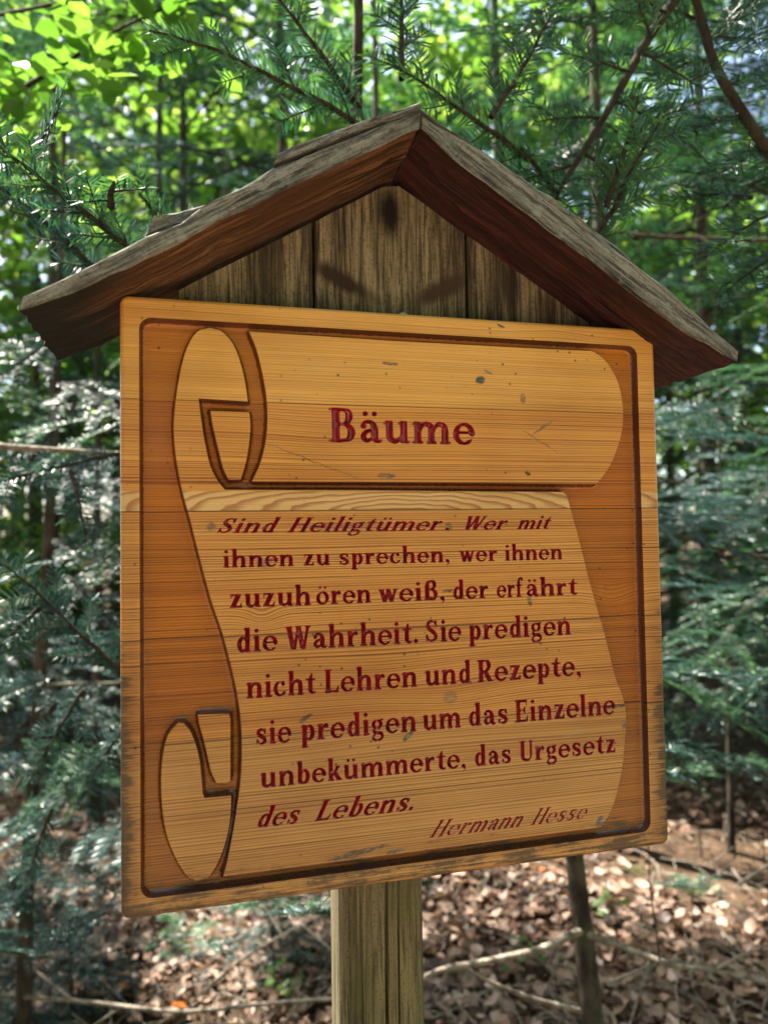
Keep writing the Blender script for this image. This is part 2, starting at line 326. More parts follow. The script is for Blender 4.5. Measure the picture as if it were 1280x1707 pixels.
def make_glyph(ch, wt=1.0):
    g = Glyph(wt); T, t = g.T, g.t
    base = {'ä': 'a', 'ö': 'o', 'ü': 'u'}.get(ch, ch)
    S = .09
    if base in 'nhm':
        g.stem(S, 0, ASC if base == 'h' else XH); g.flag(S, ASC if base == 'h' else XH); g.foot(S, r=.055)
        xr = S+T+.23-.02*(base == 'm'); g.arch(S+T, xr); g.foot(xr, l=.055, r=.055 if base == 'm' else .075); g.w = xr+T+.09
        if base == 'm':
            x2 = xr+T+.21; g.arch(xr+T, x2); g.foot(x2, l=.055); g.w = x2+T+.09
    elif base == 'u':
        g.stem(S, .2, XH); g.flag(S, XH); xr = S+T+.22
        g.curve([(S+T/2, .24, T), (S+T*.62, .12, T*.95), (S+T+.06, .05, t+.06), (xr-.05, .10, t*1.1), (xr+.04, .22, t)])
        g.stem(xr, 0, XH); g.flag(xr, XH); g.box(xr+T-.02, 0, xr+T+.085, SER); g.w = xr+T+.09
        if ch == 'ü': g.dots((S+xr+T)/2)
    elif base in 'il':
        top = XH if base == 'i' else ASC
        g.stem(S, 0, top); g.flag(S, top); g.foot(S)
        if base == 'i': g.dot(S+T/2-.01, .89, .098)
        g.w = S*2+T
    elif base == 'r':
        g.stem(S, 0, XH); g.flag(S, XH); g.foot(S, r=.10)
        g.curve([(S+T-.03, .40, t), (S+T+.06, .55, t*1.2), (S+T+.15, .60, t+.05), (S+T+.20, .575, .11)]); g.dot(S+T+.18, .54, .078); g.w = S+T+.29
    elif base == 'e':
        g.arc(.355, .32, .245, .295, 2, 306, t*.95, T*.95, tilt=8); g.box(.16, .325, .63, .325+t*.75); g.w = .69
        g.curve([(.50, .085, t*.9), (.55, .115, t*.7), (.585, .155, t*.45)])
    elif base == 'c':
        g.arc(.34, .32, .225, .285, 58, 318, t, T, tilt=8); g.dot(.47, .50, .088); g.curve([(.50, .13, t+.01), (.54, .18, t*.7)]); g.w = .63
    elif base == 'o':
        g.arc(.36, .32, .235, .285, 0, 360, t, T, tilt=12); g.w = .72
        if ch == 'ö': g.dots(.36)
    elif base == 'a':
        xs = .37; g.stem(xs, .10, .44)
        g.curve([(.13, .51, .11), (.20, .60, t+.02), (.32, .62, t+.03), (.43, .55, T*.85), (xs+T/2, .42, T)]); g.dot(.155, .485, .085)
        g.curve([(xs+.03, .375, t), (.25, .33, t+.03), (.165, .25, T*.75), (.15, .15, T*.88), (.22, .065, t+.05), (.32, .075, t+.01), (xs+.04, .15, t)])
        g.curve([(xs+T/2, .12, T*.9), (xs+T*.75, .05, t+.04), (xs+T+.06, .045, t), (xs+T+.10, .075, t*.7)]); g.w = xs+T+.11
        if ch == 'ä': g.dots(.34)
    elif base in 'db':
        if base == 'd':
            xs = .43; g.stem(xs, .0, ASC); g.flag(xs, ASC); g.box(xs+T-.02, 0, xs+T+.085, SER)
            g.curve([(xs+.03, .50, t), (.36, .605, t+.01), (.24, .55, t+.07), (.165, .33, T), (.23, .10, t+.07), (.34, .045, t+.01), (xs+.03, .14, t)]); g.w = xs+T+.09
        else:
            g.stem(S, .02, ASC); g.flag(S, ASC); x = S+T
            g.curve([(x-.03, .50, t), (x+.08, .605, t+.01), (x+.20, .55, t+.07), (x+.265, .33, T), (x+.20, .10, t+.07), (x+.08, .045, t+.02), (x-.05, .06, t+.04)]); g.w = x+.40
    elif base == 'p':
        g.stem(S, DSC, XH); g.flag(S, XH); g.foot(S, DSC, r=.09); x = S+T
        g.curve([(x-.03, .48, t), (x+.08, .605, t+.01), (x+.20, .55, t+.07), (x+.265, .33, T), (x+.20, .10, t+.07), (x+.08, .045, t+.01), (x-.03, .13, t)]); g.w = x+.40
    elif base == 'g':
        g.arc(.30, .435, .175, .175, 0, 360, t, T*.85); g.curve([(.40, .57, t), (.50, .62, t), (.56, .63, .08)])
        g.curve([(.21, .27, t), (.15, .20, t+.02), (.16, .12, t+.05), (.30, .075, T*.8), (.46, .05, T*.85), (.545, -.06, T*.7), (.50, -.19, t+.03), (.33, -.255, t+.01), (.16, -.22, t+.03), (.10, -.12, t+.03), (.16, -.02, t), (.24, .06, t)]); g.w = .64
    elif base in 'sS':
        f = XH if base == 's' else 1.0; wx = .50 if base == 's' else .62; h = T*(1 if base == 's' else 1.05)
        q = lambda x, y, w: (.08+x*wx, y*f, w)
        g.curve([q(.80, .70, t*.9), q(.72, .88, t), q(.48, .945, t+.01), q(.22, .88, t+.06), q(.15, .72, h*.85), q(.32, .57, h), q(.60, .45, h), q(.80, .28, h*.9), q(.72, .12, t+.06), q(.45, .05, t+.01), q(.20, .11, t), q(.08, .30, t*.9)], 8)
        g.quad(q(.74, .66, 0)[:2], q(.88, .64, 0)[:2], q(.86, 1.0, 0)[:2], q(.78, .99, 0)[:2])
        g.quad(q(.00, .0, 0)[:2], q(.10, .0, 0)[:2], q(.16, .34, 0)[:2], q(.02, .34, 0)[:2]); g.w = wx+.12
    elif base == 't':
        x = .15; g.stem(x, .14, .66); g.quad((x+.0, .62), (x+T, .62), (x+T, .90), (x+T-.06, .90))
        g.box(.03, XH-.07, x+T+.15, XH); g.curve([(x+T/2, .18, T), (x+T*.6, .09, T*.8), (x+T+.02, .045, t+.03), (x+T+.10, .055, t), (x+T+.15, .10, t*.7)]); g.w = x+T+.17
    elif base == 'f':
        x = .12; g.stem(x, 0, .78); g.foot(x, r=.11); g.box(.02, XH-.07, x+T+.14, XH)
        g.curve([(x+T/2, .76, T), (x+T*.6, .92, T*.8), (x+T+.03, 1.01, t+.03), (x+T+.13, 1.01, t+.02)]); g.dot(x+T+.13, .95, .08); g.w = x+T+.17
    elif base == 'k':
        g.stem(S, 0, ASC); g.flag(S, ASC); g.foot(S, r=.055); x = S+T
        g.dg(x-.02, .24, x+.25, XH-.03, t*1.5); g.box(x+.10, XH-SER, x+.36, XH); g.dg(x+.30, .03, x+.07, .38, T*1.15); g.box(x+.15, 0, x+.42, SER); g.w = x+.43
    elif base == 'w':
        v = [.10, .26, .42, .58, .74]
        for i, (a, b) in enumerate(((.13, .29), (.29, .44), (.44, .60), (.60, .76))):
            if i % 2 == 0: g.dg(b-.01, 0, a, XH-.02, T*.98)
            else: g.dg(a+.01, 0, b, XH-.02, t*1.15)
        g.box(.0, XH-SER, .27, XH); g.box(.34, XH-SER, .52, XH); g.box(.66, XH-SER, .87, XH); g.w = .88
    elif base == 'z':
        g.box(.07, XH-.085, .54, XH); g.box(.05, 0, .56, .085); g.dg(.16, .02, .44, XH-.02, T*1.2)
        g.quad((.06, XH-.22), (.10, XH-.22), (.16, XH), (.06, XH)); g.quad((.48, 0), (.57, 0), (.57, .23), (.525, .23)); g.w = .63
    elif base == 'ß':
        g.stem(S, 0, .78); g.foot(S, r=.03); x = S+T
        g.curve([(S+T/2, .76, T), (S+T*.6, .92, T*.75), (x+.06, 1.0, t+.02), (x+.20, .96, t+.07), (x+.25, .80, T*.9), (x+.20, .64, t+.04), (x+.07, .57, t)])
        g.curve([(x+.07, .57, t), (x+.20, .52, t+.06), (x+.30, .33, T*1.05), (x+.24, .10, t+.07), (x+.13, .04, t+.02), (x+.03, .06, t+.03)]); g.dot(x+.07, .10, .07); g.w = x+.43
    elif base == 'B':
        T *= 1.08; g.T = T; g.stem(S, 0, 1); g.box(.0, 0, .3, SER); g.box(.0, 1-SER, .3, 1); x = S+T
        g.curve([(x-.05, .96, t), (x+.12, .955, t), (x+.23, .90, t+.08), (x+.265, .76, T), (x+.22, .61, t+.07), (x+.10, .535, t), (x-.05, .53, t)])
        g.curve([(x-.05, .53, t), (x+.14, .52, t), (x+.28, .44, t+.08), (x+.33, .28, T*1.05), (x+.27, .11, t+.08), (x+.13, .045, t), (x-.05, .04, t)]); g.w = x+.48
    elif base == 'H':
        g.stem(.12, 0, 1); x2 = .12+T+.33; g.stem(x2, 0, 1); g.box(.12, .47, x2+T, .47+t)
        for x in (.12, x2): g.foot(x, l=.09, r=.09); g.foot(x, 1-SER, .09, .09)
        g.w = x2+T+.12
    elif base in 'EL':
        g.stem(.12, 0, 1); g.box(.02, 0, .4, SER); g.foot(.12, 1-SER, .10, .10); x = .12+T; xe = x+.36
        g.box(.12, 0, xe, t*1.05); g.quad((xe-.11, 0), (xe, 0), (xe+.045, .29), (xe+.0, .29)); g.w = xe+.07
        if base == 'E':
            g.box(.12, 1-t*1.05, xe-.02, 1); g.quad((xe-.10, 1), (xe-.06, .74), (xe-.02, .74), (xe-.01, 1))
            g.box(.12, .48, x+.22, .48+t); g.quad((x+.16, .52), (x+.21, .36), (x+.25, .36), (x+.25, .68)); g.quad((x+.16, .52), (x+.25, .40), (x+.25, .68), (x+.21, .68))
    elif base == 'R':
        g.stem(.12, 0, 1); g.foot(.12, l=.10, r=.09); g.box(.02, 1-SER, .4, 1); x = .12+T
        g.curve([(x-.05, .96, t), (x+.12, .955, t), (x+.24, .90, t+.08), (x+.29, .74, T), (x+.24, .57, t+.07), (x+.10, .485, t), (x-.05, .48, t)])
        g.dg(x+.34, .02, x+.10, .48, T*1.15); g.box(x+.24, 0, x+.50, SER); g.w = x+.50
    elif base == 'W':
        for i, (a, b) in enumerate(((.16, .38), (.38, .58), (.58, .80), (.80, 1.0))):
            if i % 2 == 0: g.dg(b-.02, 0, a, .98, T*1.05)
            else: g.dg(a+.02, 0, b, .98, t*1.2)
        g.box(.02, 1-SER, .33, 1); g.box(.46, 1-SER, .72, 1); g.box(.88, 1-SER, 1.13, 1); g.w = 1.14
    elif base == 'U':
        g.stem(.13, .28, 1); g.foot(.13, 1-SER, .11, .10); xr = .13+T+.36; g.box(xr-t*.6, .28, xr+t*.6, 1); g.box(xr-.14, 1-SER, xr+.14, 1)
        g.curve([(.13+T/2, .32, T), (.13+T*.65, .14, T*.9), (.13+T+.10, .05, t+.05), (xr-.13, .06, t+.02), (xr-.03, .16, t), (xr, .32, t*1.2)]); g.w = xr+.15
    elif base == '.':
        g.dot(.13, .085, .105); g.w = .28
    elif base == ',':
        g.dot(.14, .085, .105); g.curve([(.19, .08, .11), (.21, -.03, .085), (.14, -.16, .05), (.09, -.20, .03)]); g.w = .30
    return g

def contours(D, xs, ys):
    """marching squares on a field sampled at xs, ys -> closed loops"""
    h, w = D.shape; ins = D < 0; nxt = {}; pts = {}
    def cross(key):
        if key in pts: return
        k, i, j = key
        if k == 0: a, b = D[i, j], D[i, j+1]; t = a/(a-b); pts[key] = (xs[j]+t*(xs[j+1]-xs[j]), ys[i])
        else: a, b = D[i, j], D[i+1, j]; t = a/(a-b); pts[key] = (xs[j], ys[i]+t*(ys[i+1]-ys[i]))
    for i, j in zip(*np.nonzero((ins[:-1, :-1] != ins[1:, :-1]) | (ins[:-1, :-1] != ins[:-1, 1:]) | (ins[:-1, :-1] != ins[1:, 1:]))):
        c = ins[i, j]*1 + ins[i, j+1]*2 + ins[i+1, j+1]*4 + ins[i+1, j]*8
        B, Rr, T, L = (0, i, j), (1, i, j+1), (0, i+1, j), (1, i, j)
        for a, b in {1: [(B, L)], 2: [(Rr, B)], 3: [(Rr, L)], 4: [(T, Rr)], 5: [(B, L), (T, Rr)], 6: [(T, B)], 7: [(T, L)], 8: [(L, T)], 9: [(B, T)], 10: [(L, T), (Rr, B)], 11: [(Rr, T)], 12: [(L, Rr)], 13: [(B, Rr)], 14: [(L, B)]}[c]:
            cross(a); cross(b); nxt[a] = b
    loops = []
    while nxt:
        k0 = next(iter(nxt)); k = k0; lp = []
        while k in nxt: lp.append(pts[k]); k = nxt.pop(k)
        if len(lp) > 5: loops.append(np.array(lp))
    return loops
def simplify(lp, tol):
    n = len(lp); keep = np.zeros(n+1, bool); P = np.vstack([lp, lp[:1]])
    far = int(np.argmax(((lp-lp[0])**2).sum(1))); st = [(0, far), (far, n)]; keep[[0, far, n]] = True
    while st:
        a, b = st.pop()
        if b-a < 2: continue
        e = P[b]-P[a]; L = np.hypot(*e)
        q = P[a+1:b]-P[a]
        d = np.abs(q[:, 0]*e[1]-q[:, 1]*e[0])/L if L > 1e-9 else np.hypot(q[:, 0], q[:, 1])
        m = int(np.argmax(d))
        if d[m] > tol: keep[a+1+m] = True; st += [(a, a+1+m), (a+1+m, b)]
    return P[:-1][keep[:-1]]
def seg_dist(Pn, loops):
    """distance of points to the nearest segment of the closed loops"""
    D = np.full(len(Pn), 9.0)
    for lp in loops:
        A = lp; Bq = np.roll(lp, -1, 0)
        for a, b in zip(A, Bq):
            e = b-a; t = np.clip(((Pn-a)@e)/max(e@e, 1e-12), 0, 1)
            D = np.minimum(D, np.hypot(*(Pn-a-t[:, None]*e).T))
    return D
def inside(Pn, loops):
    c = np.zeros(len(Pn), bool)
    for lp in loops:
        x0, y0 = lp.T; x1, y1 = np.roll(lp, -1, 0).T
        for a, b, c0, d in zip(x0, y0, x1, y1):
            if b == d: continue
            m = ((b > Pn[:, 1]) != (d > Pn[:, 1])) & (Pn[:, 0] < (c0-a)*(Pn[:, 1]-b)/(d-b)+a); c ^= m
    return c
_gc = {}
def glyph_mesh(ch, wt):
    """outline loops and the carved trough (2-D verts, depth 0..1 as distance from the edge, triangles)"""
    if (ch, wt) in _gc: return _gc[ch, wt]
    gl = make_glyph(ch, wt); st = 1/46
    xs = np.arange(-.25, gl.w+.3, st); ys = np.arange(-.42, 1.2, st)
    X, Y = np.meshgrid(xs, ys); D = gl.field(X, Y)
    lps = [simplify(l, .0055) for l in contours(D, xs, ys)]
    V = []; E = []
    for l in lps:
        o = len(V); V += [tuple(p) for p in l]; E += [(o+k, o+(k+1) % len(l)) for k in range(len(l))]
    sel = D[::3, ::3] < -.035
    IX, IY = X[::3, ::3][sel], Y[::3, ::3][sel]
    V += list(zip(IX.tolist(), IY.tolist()))
    r = delaunay_2d_cdt([Vector(p) for p in V], E, [], 0, 1e-6)
    P = np.array([tuple(p) for p in r[0]]); F = np.array(r[2])
    F = F[inside(P[F].mean(1), lps)]
    dist = seg_dist(P, lps); dist[dist < .004] = 0
    _gc[ch, wt] = (lps, P, dist, F, gl.w); return _gc[ch, wt]
LINES = [(112.1, 25.0, [('Bäume', -65.7, 48.7, 0)]),
 (46.2, 10.6, [('Sind', -146.1, -101.0, 1), ('Heiligtümer', -97.1, 21.0, 1), ('.', 22.9, 26.5, 0), ('Wer', 39.0, 74.6, 1), ('mit', 81.5, 112.1, 1)]),
 (21.9, 12.5, [('ihnen', -142.2, -92.0, 0), ('zu', -85.3, -65.6, 0), ('sprechen,', -58.9, 25.8, 0), ('wer', 33.9, 65.0, 0), ('ihnen', 71.0, 120.8, 0)]),
 (-6.4, 14.3, [('zuzuh', -137.5, -80.0, 0), ('ören', -76.5, -35.5, 0), ('weiß,', -30.1, 21.4, 0), ('der', 28.2, 56.9, 0), ('erf', 63.9, 86.0, 0), ('ährt', 89.0, 133.4, 0)]),
 (-37.7, 16.4, [('die', -132.8, -104.4, 0), ('Wahrheit.', -98.8, -0.1, 0), ('Sie', 6.0, 34.4, 0), ('predigen', 39.9, 126.5, 0)]),
 (-70.1, 16.6, [('nicht', -126.9, -77.1, 0), ('Lehren', -71.8, -1.1, 0), ('und', 4.4, 41.8, 0), ('Rezepte,', 46.1, 134.0, 0)]),
 (-102.9, 16.8, [('sie', -119.9, -95.3, 0), ('predigen', -88.9, -2.3, 0), ('um', 2.0, 32.8, 0), ('das', 38.9, 70.9, 0), ('Einzelne', 76.3, 164.0, 0)]),
 (-133.1, 15.5, [('unbekümmerte,', -117.9, 35.6, 0), ('das', 43.0, 72.7, 0), ('Urgesetz', 79.1, 162.9, 0)]),
 (-160.3, 14.0, [('des', -119.5, -89.4, 1), ('Lebens.', -80.3, -6.0, 1)]),
 (-182.0, 11.8, [('Hermann', 5.5, 82.1, 2), ('Hesse', 87.6, 136.9, 2)])]
panel = put('panel', bpy.data.meshes.new('panel'), sign, (0, 0, HZ))
letter_loops = []; letter_lines = []
for zb, cap, ws in LINES:
    VV, FF = [], []; off = 0; RM = []
    for txt, x0, x1, sty in ws:
        wt = (1.0, .98, .55)[sty]; sh = (0, .42, .62)[sty]; trk = .035
        gs = [glyph_mesh(ch, wt) for ch in txt]
        adv = np.cumsum([0]+[q[4]+trk for q in gs])
        lo, hi = 9e9, -9e9
        for q, a in zip(gs, adv):
            for l in q[0]: xx = l[:, 0]+a+(sh*l[:, 1] if sty else 0); lo = min(lo, xx.min()); hi = max(hi, xx.max())
        sx = (x1-x0)/1000/(hi-lo); sy = cap/1000
        tf = lambda P, a: np.stack([x0/1000+(P[:, 0]+a+sh*P[:, 1]-lo)*sx, zb/1000+P[:, 1]*sy], -1)
        for q, a in zip(gs, adv):
            if sty == 2 or len(txt) > 1 or True:
                letter_loops += [tf(l, a) for l in q[0]]
            P = tf(q[1], a); dep = np.minimum(q[2]*min(sx, sy)*2.3, .0030 if sty < 2 else .0014)
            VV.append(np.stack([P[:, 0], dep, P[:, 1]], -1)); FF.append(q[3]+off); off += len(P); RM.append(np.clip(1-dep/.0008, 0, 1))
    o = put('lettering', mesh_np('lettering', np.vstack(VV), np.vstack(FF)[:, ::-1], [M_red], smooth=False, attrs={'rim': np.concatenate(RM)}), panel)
    letter_lines.append(o)
ROLL = np.array([(-122.6, 190.6), (-117.6, 178.7), (-113.5, 161.5), (-110.7, 144.3), (-110.0, 128.3), (-111.4, 111.8), (-115.4, 95.8), (-121.4, 82.5), (-42.8, 82.6), (52.0, 82.3), (152.4, 81.8), (164.8, 96.5), (173.6, 114.7), (178.0, 131.1), (178.1, 149.4), (174.2, 166.6), (165.8, 180.5), (157.8, 187.1), (151.3, 190.2), (84.7, 189.7), (-22.8, 189.5)])/1000
BODY = np.array([(-149.7, 191.6), (-143.1, 190.3), (-136.1, 184.2), (-130.7, 173.7), (-126.2, 156.7), (-123.8, 139.9), (-157.8, 140.9), (-156.6, 130.0), (-154.3, 113.1), (-150.3, 94.1), (-145.5, 83.6), (-140.2, 76.7), (-42.9, 76.6), (51.8, 75.8), (122.3, 75.4), (125.4, 72.6), (127.3, 66.8), (135.5, 37.0), (145.1, -1.5), (156.3, -40.2), (164.4, -72.7), (170.2, -87.9), (173.3, -103.4), (172.2, -120.1), (168.0, -148.2), (159.1, -175.6), (147.9, -190.8), (95.5, -190.7), (-28.9, -190.7), (-90.3, -190.6), (-143.3, -190.7), (-140.8, -182.1), (-136.6, -162.2), (-133.2, -142.1), (-130.6, -121.8), (-130.0, -97.0), (-131.5, -76.1), (-135.0, -55.1), (-142.1, -25.5), (-150.1, -0.2), (-157.6, 29.2), (-163.5, 54.3), (-169.8, 79.3), (-173.7, 104.3), (-174.4, 125.3), (-171.5, 150.6), (-166.9, 171.9), (-161.2, 184.9), (-155.9, 189.9)])/1000
TONGUE = np.array([(-149.7, 132.3), (-122.9, 132.2), (-122.1, 122.3), (-123.3, 109.4), (-125.5, 96.5), (-129.3, 84.1), (-137.6, 83.7), (-141.3, 92.1), (-145.3, 109.0), (-148.1, 121.7)])/1000
CURL = np.array([(-172.6, -83.3), (-177.0, -87.8), (-181.1, -96.3), (-183.7, -115.4), (-183.4, -136.8), (-180.4, -157.9), (-173.4, -176.8), (-166.0, -188.6), (-160.1, -191.4), (-153.8, -190.6), (-146.5, -180.2), (-141.1, -165.8), (-138.2, -150.6), (-137.5, -136.3), (-155.4, -136.1), (-156.6, -132.7), (-157.5, -121.2), (-158.8, -108.9), (-162.0, -96.3), (-165.5, -88.3), (-169.0, -83.9)])/1000
TAB = np.array([(-159.5, -79.0), (-138.5, -79.8), (-137.7, -83.9), (-138.0, -126.0), (-140.0, -127.4), (-147.3, -126.7), (-148.9, -123.3), (-150.9, -118.6), (-155.2, -98.6), (-158.7, -85.2)])/1000
def rrect(x0, z0, x1, z1, r, k=8):
    out = []
    for cx, cz, a0 in ((x1-r, z1-r, 0), (x0+r, z1-r, 90), (x0+r, z0+r, 180), (x1-r, z0+r, 270)):
        for a in np.radians(np.linspace(a0, a0+90, k)): out.append((cx+r*math.cos(a), cz+r*math.sin(a)))
    return np.array(out)
def smooth_loop(lp, corners, k=4):
    """Catmull-Rom resample, keeping the listed vertices sharp"""
    n = len(lp); out = []
    for i in range(n):
        p0, p1, p2, p3 = lp[i-1], lp[i], lp[(i+1) % n], lp[(i+2) % n]
        if i in corners: p0 = 2*p1-p2
        if (i+1) % n in corners: p3 = 2*p2-p1
        L = np.hypot(*(p2-p1)); kk = max(1, min(12, int(L/.0035)))
        if i in corners and (i+1) % n in corners: kk = max(1, int(L/.012))
        for t in np.arange(kk)/kk:
            out.append(.5*(2*p1+(p2-p0)*t+(2*p0-5*p1+4*p2-p3)*t*t+(3*p1-p0-3*p2+p3)*t**3))
    return np.array(out)
shapes = [smooth_loop(ROLL, {0, 7, 8, 9, 10, 18, 19, 20}), smooth_loop(BODY, {5, 6, 11, 12, 13, 14, 16, 26, 27, 28, 29, 30}),
          smooth_loop(TONGUE, {0, 1, 5, 6}), smooth_loop(CURL, {13, 14, 15}), smooth_loop(TAB, {0, 1, 3, 4, 5})]
rec = rrect(-.1973, -.1990, .1931, .1964, .0085, 10)
# ---- front face and recess floor from one constrained triangulation each
B0 = .0030
outer = rrect(-PW+B0, -PH+B0, PW-B0, PH-B0, .003, 4)
def cdt(loops, extra):
    V = []; E = []
    for l in loops:
        o = len(V); V += [tuple(p) for p in l]; E += [(o+k, o+(k+1) % len(l)) for k in range(len(l))]
    V += [tuple(p) for p in extra]
    r = delaunay_2d_cdt([Vector(p) for p in V], E, [], 0, 1e-7)
    return np.array([tuple(p) for p in r[0]]), np.array(r[2])
P, F = cdt([outer, rec]+shapes+letter_loops, [])
cen = P[F].mean(1)
raised = (inside(cen, [outer]) & ~inside(cen, [rec])) | np.logical_or.reduce([inside(cen, [s]) for s in shapes])
raised &= ~inside(cen, letter_loops)
VV = [np.stack([P[:, 0], np.zeros(len(P)), P[:, 1]], -1)]; FF = [F[raised][:, ::-1]]; MI = [np.zeros(raised.sum(), int)]; SM = [np.zeros(raised.sum(), bool)]; EA = [np.zeros(len(P))]
off = len(P)
walls = [rec]+shapes; extra = []
RW, RD = .0040, .0072
for l in walls:
    m = max(8, int(np.hypot(*(np.roll(l, -1, 0)-l).T).sum()/.0024))
    seg = np.hypot(*(np.roll(l, -1, 0)-l).T); cum = np.concatenate([[0], np.cumsum(seg)]); s = np.arange(m)/m*cum[-1]
    Lc = np.vstack([l, l[:1]]); q = np.stack([np.interp(s, cum, Lc[:, 0]), np.interp(s, cum, Lc[:, 1])], -1)
    tg = norm(np.roll(q, -1, 0)-np.roll(q, 1, 0)); nm = np.stack([tg[:, 1], -tg[:, 0]], -1)
    for d in (.0004, .0010, .0019, .0029, .0038, .0050):
        for sg in (1, -1): extra.append((q+sg*d*nm, d))
cand = np.vstack([e for e, d in extra]); dd = np.concatenate([np.full(len(e), d) for e, d in extra])
ok = inside(cand, [rec]) & ~np.logical_or.reduce([inside(cand, [s]) for s in shapes])
cand, dd = cand[ok], dd[ok]; td = seg_dist(cand, walls); cand = cand[td > .93*dd]
P, F = cdt(walls, cand); cen = P[F].mean(1)
low = inside(cen, [rec]) & ~np.logical_or.reduce([inside(cen, [s]) for s in shapes])
F = F[low]; d = seg_dist(P, walls); d[d < 1e-5] = 0
dep = RD*np.sqrt(np.clip(1-(1-np.clip(d/RW, 0, 1))**2, 0, 1))
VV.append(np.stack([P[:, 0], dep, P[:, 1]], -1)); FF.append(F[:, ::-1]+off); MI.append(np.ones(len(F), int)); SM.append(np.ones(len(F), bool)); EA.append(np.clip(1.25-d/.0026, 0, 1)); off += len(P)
# ---- rounded outer edge, sides and back
rings = []
for ins, y in ((B0, 0), (.0016, .0004), (.0006, .0013), (0, .0030), (0, PT-.002), (.002, PT)):
    rings.append(np.stack([*(rrect(-PW+ins, -PH+ins, PW-ins, PH-ins, .0050+.001-ins*.8, 4).T)], -1)); rings[-1] = np.stack([rings[-1][:, 0], np.full(len(rings[-1]), y), rings[-1][:, 1]], -1)
k = len(rings[0]); rings[0][:, [0, 2]] = outer
qd = []
for a in range(len(rings)-1):
    for i in range(k): qd.append((off+a*k+i, off+a*k+(i+1) % k, off+(a+1)*k+(i+1) % k, off+(a+1)*k+i))
VV.append(np.vstack(rings)); cb = off+len(rings)*k; VV.append(np.array([[0, PT, 0]]))
tri_b = np.array([(off+(len(rings)-1)*k+i, off+(len(rings)-1)*k+(i+1) % k, cb) for i in range(k)])
FF.append(tri_b); MI.append(np.zeros(k, int)); SM.append(np.zeros(k, bool)); EA.append(np.zeros(len(rings)*k+1))
qd = np.array(qd)
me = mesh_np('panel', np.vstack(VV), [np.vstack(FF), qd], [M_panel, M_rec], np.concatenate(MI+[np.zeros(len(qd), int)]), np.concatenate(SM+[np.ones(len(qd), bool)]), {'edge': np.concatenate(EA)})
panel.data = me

# ---- roof, gable and post
M_roof = weathered('grey_roof_timber', 'x', (.27, .25, .222), (.045, .040, .036), lichen=.30, bumpd=.002, freq=1.25)
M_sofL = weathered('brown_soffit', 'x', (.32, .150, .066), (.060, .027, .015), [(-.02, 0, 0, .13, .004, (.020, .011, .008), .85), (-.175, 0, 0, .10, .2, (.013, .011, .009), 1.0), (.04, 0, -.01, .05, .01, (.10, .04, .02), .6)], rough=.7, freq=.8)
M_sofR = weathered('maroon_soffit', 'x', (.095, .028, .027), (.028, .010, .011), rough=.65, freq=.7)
M_gab = weathered('gable_timber', 'z', (.34, .265, .165), (.045, .031, .020),
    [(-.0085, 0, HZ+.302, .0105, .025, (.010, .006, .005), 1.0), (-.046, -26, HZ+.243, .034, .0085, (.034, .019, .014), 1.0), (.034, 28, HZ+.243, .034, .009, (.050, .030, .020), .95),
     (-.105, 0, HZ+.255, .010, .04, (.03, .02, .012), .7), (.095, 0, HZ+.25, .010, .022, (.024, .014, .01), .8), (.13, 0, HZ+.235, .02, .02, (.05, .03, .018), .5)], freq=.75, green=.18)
M_post = weathered('post_timber', 'z', (.21, .172, .098), (.066, .053, .030), freq=.55, green=.4, bumpd=.0012)
M_metal = NT('dull_zinc'); M_metal = M_metal.done(M_metal.n('BsdfPrincipled', {'Base Color': (.55, .53, .50, 1), 'Metallic': .9, 'Roughness': .45}).outputs[0])
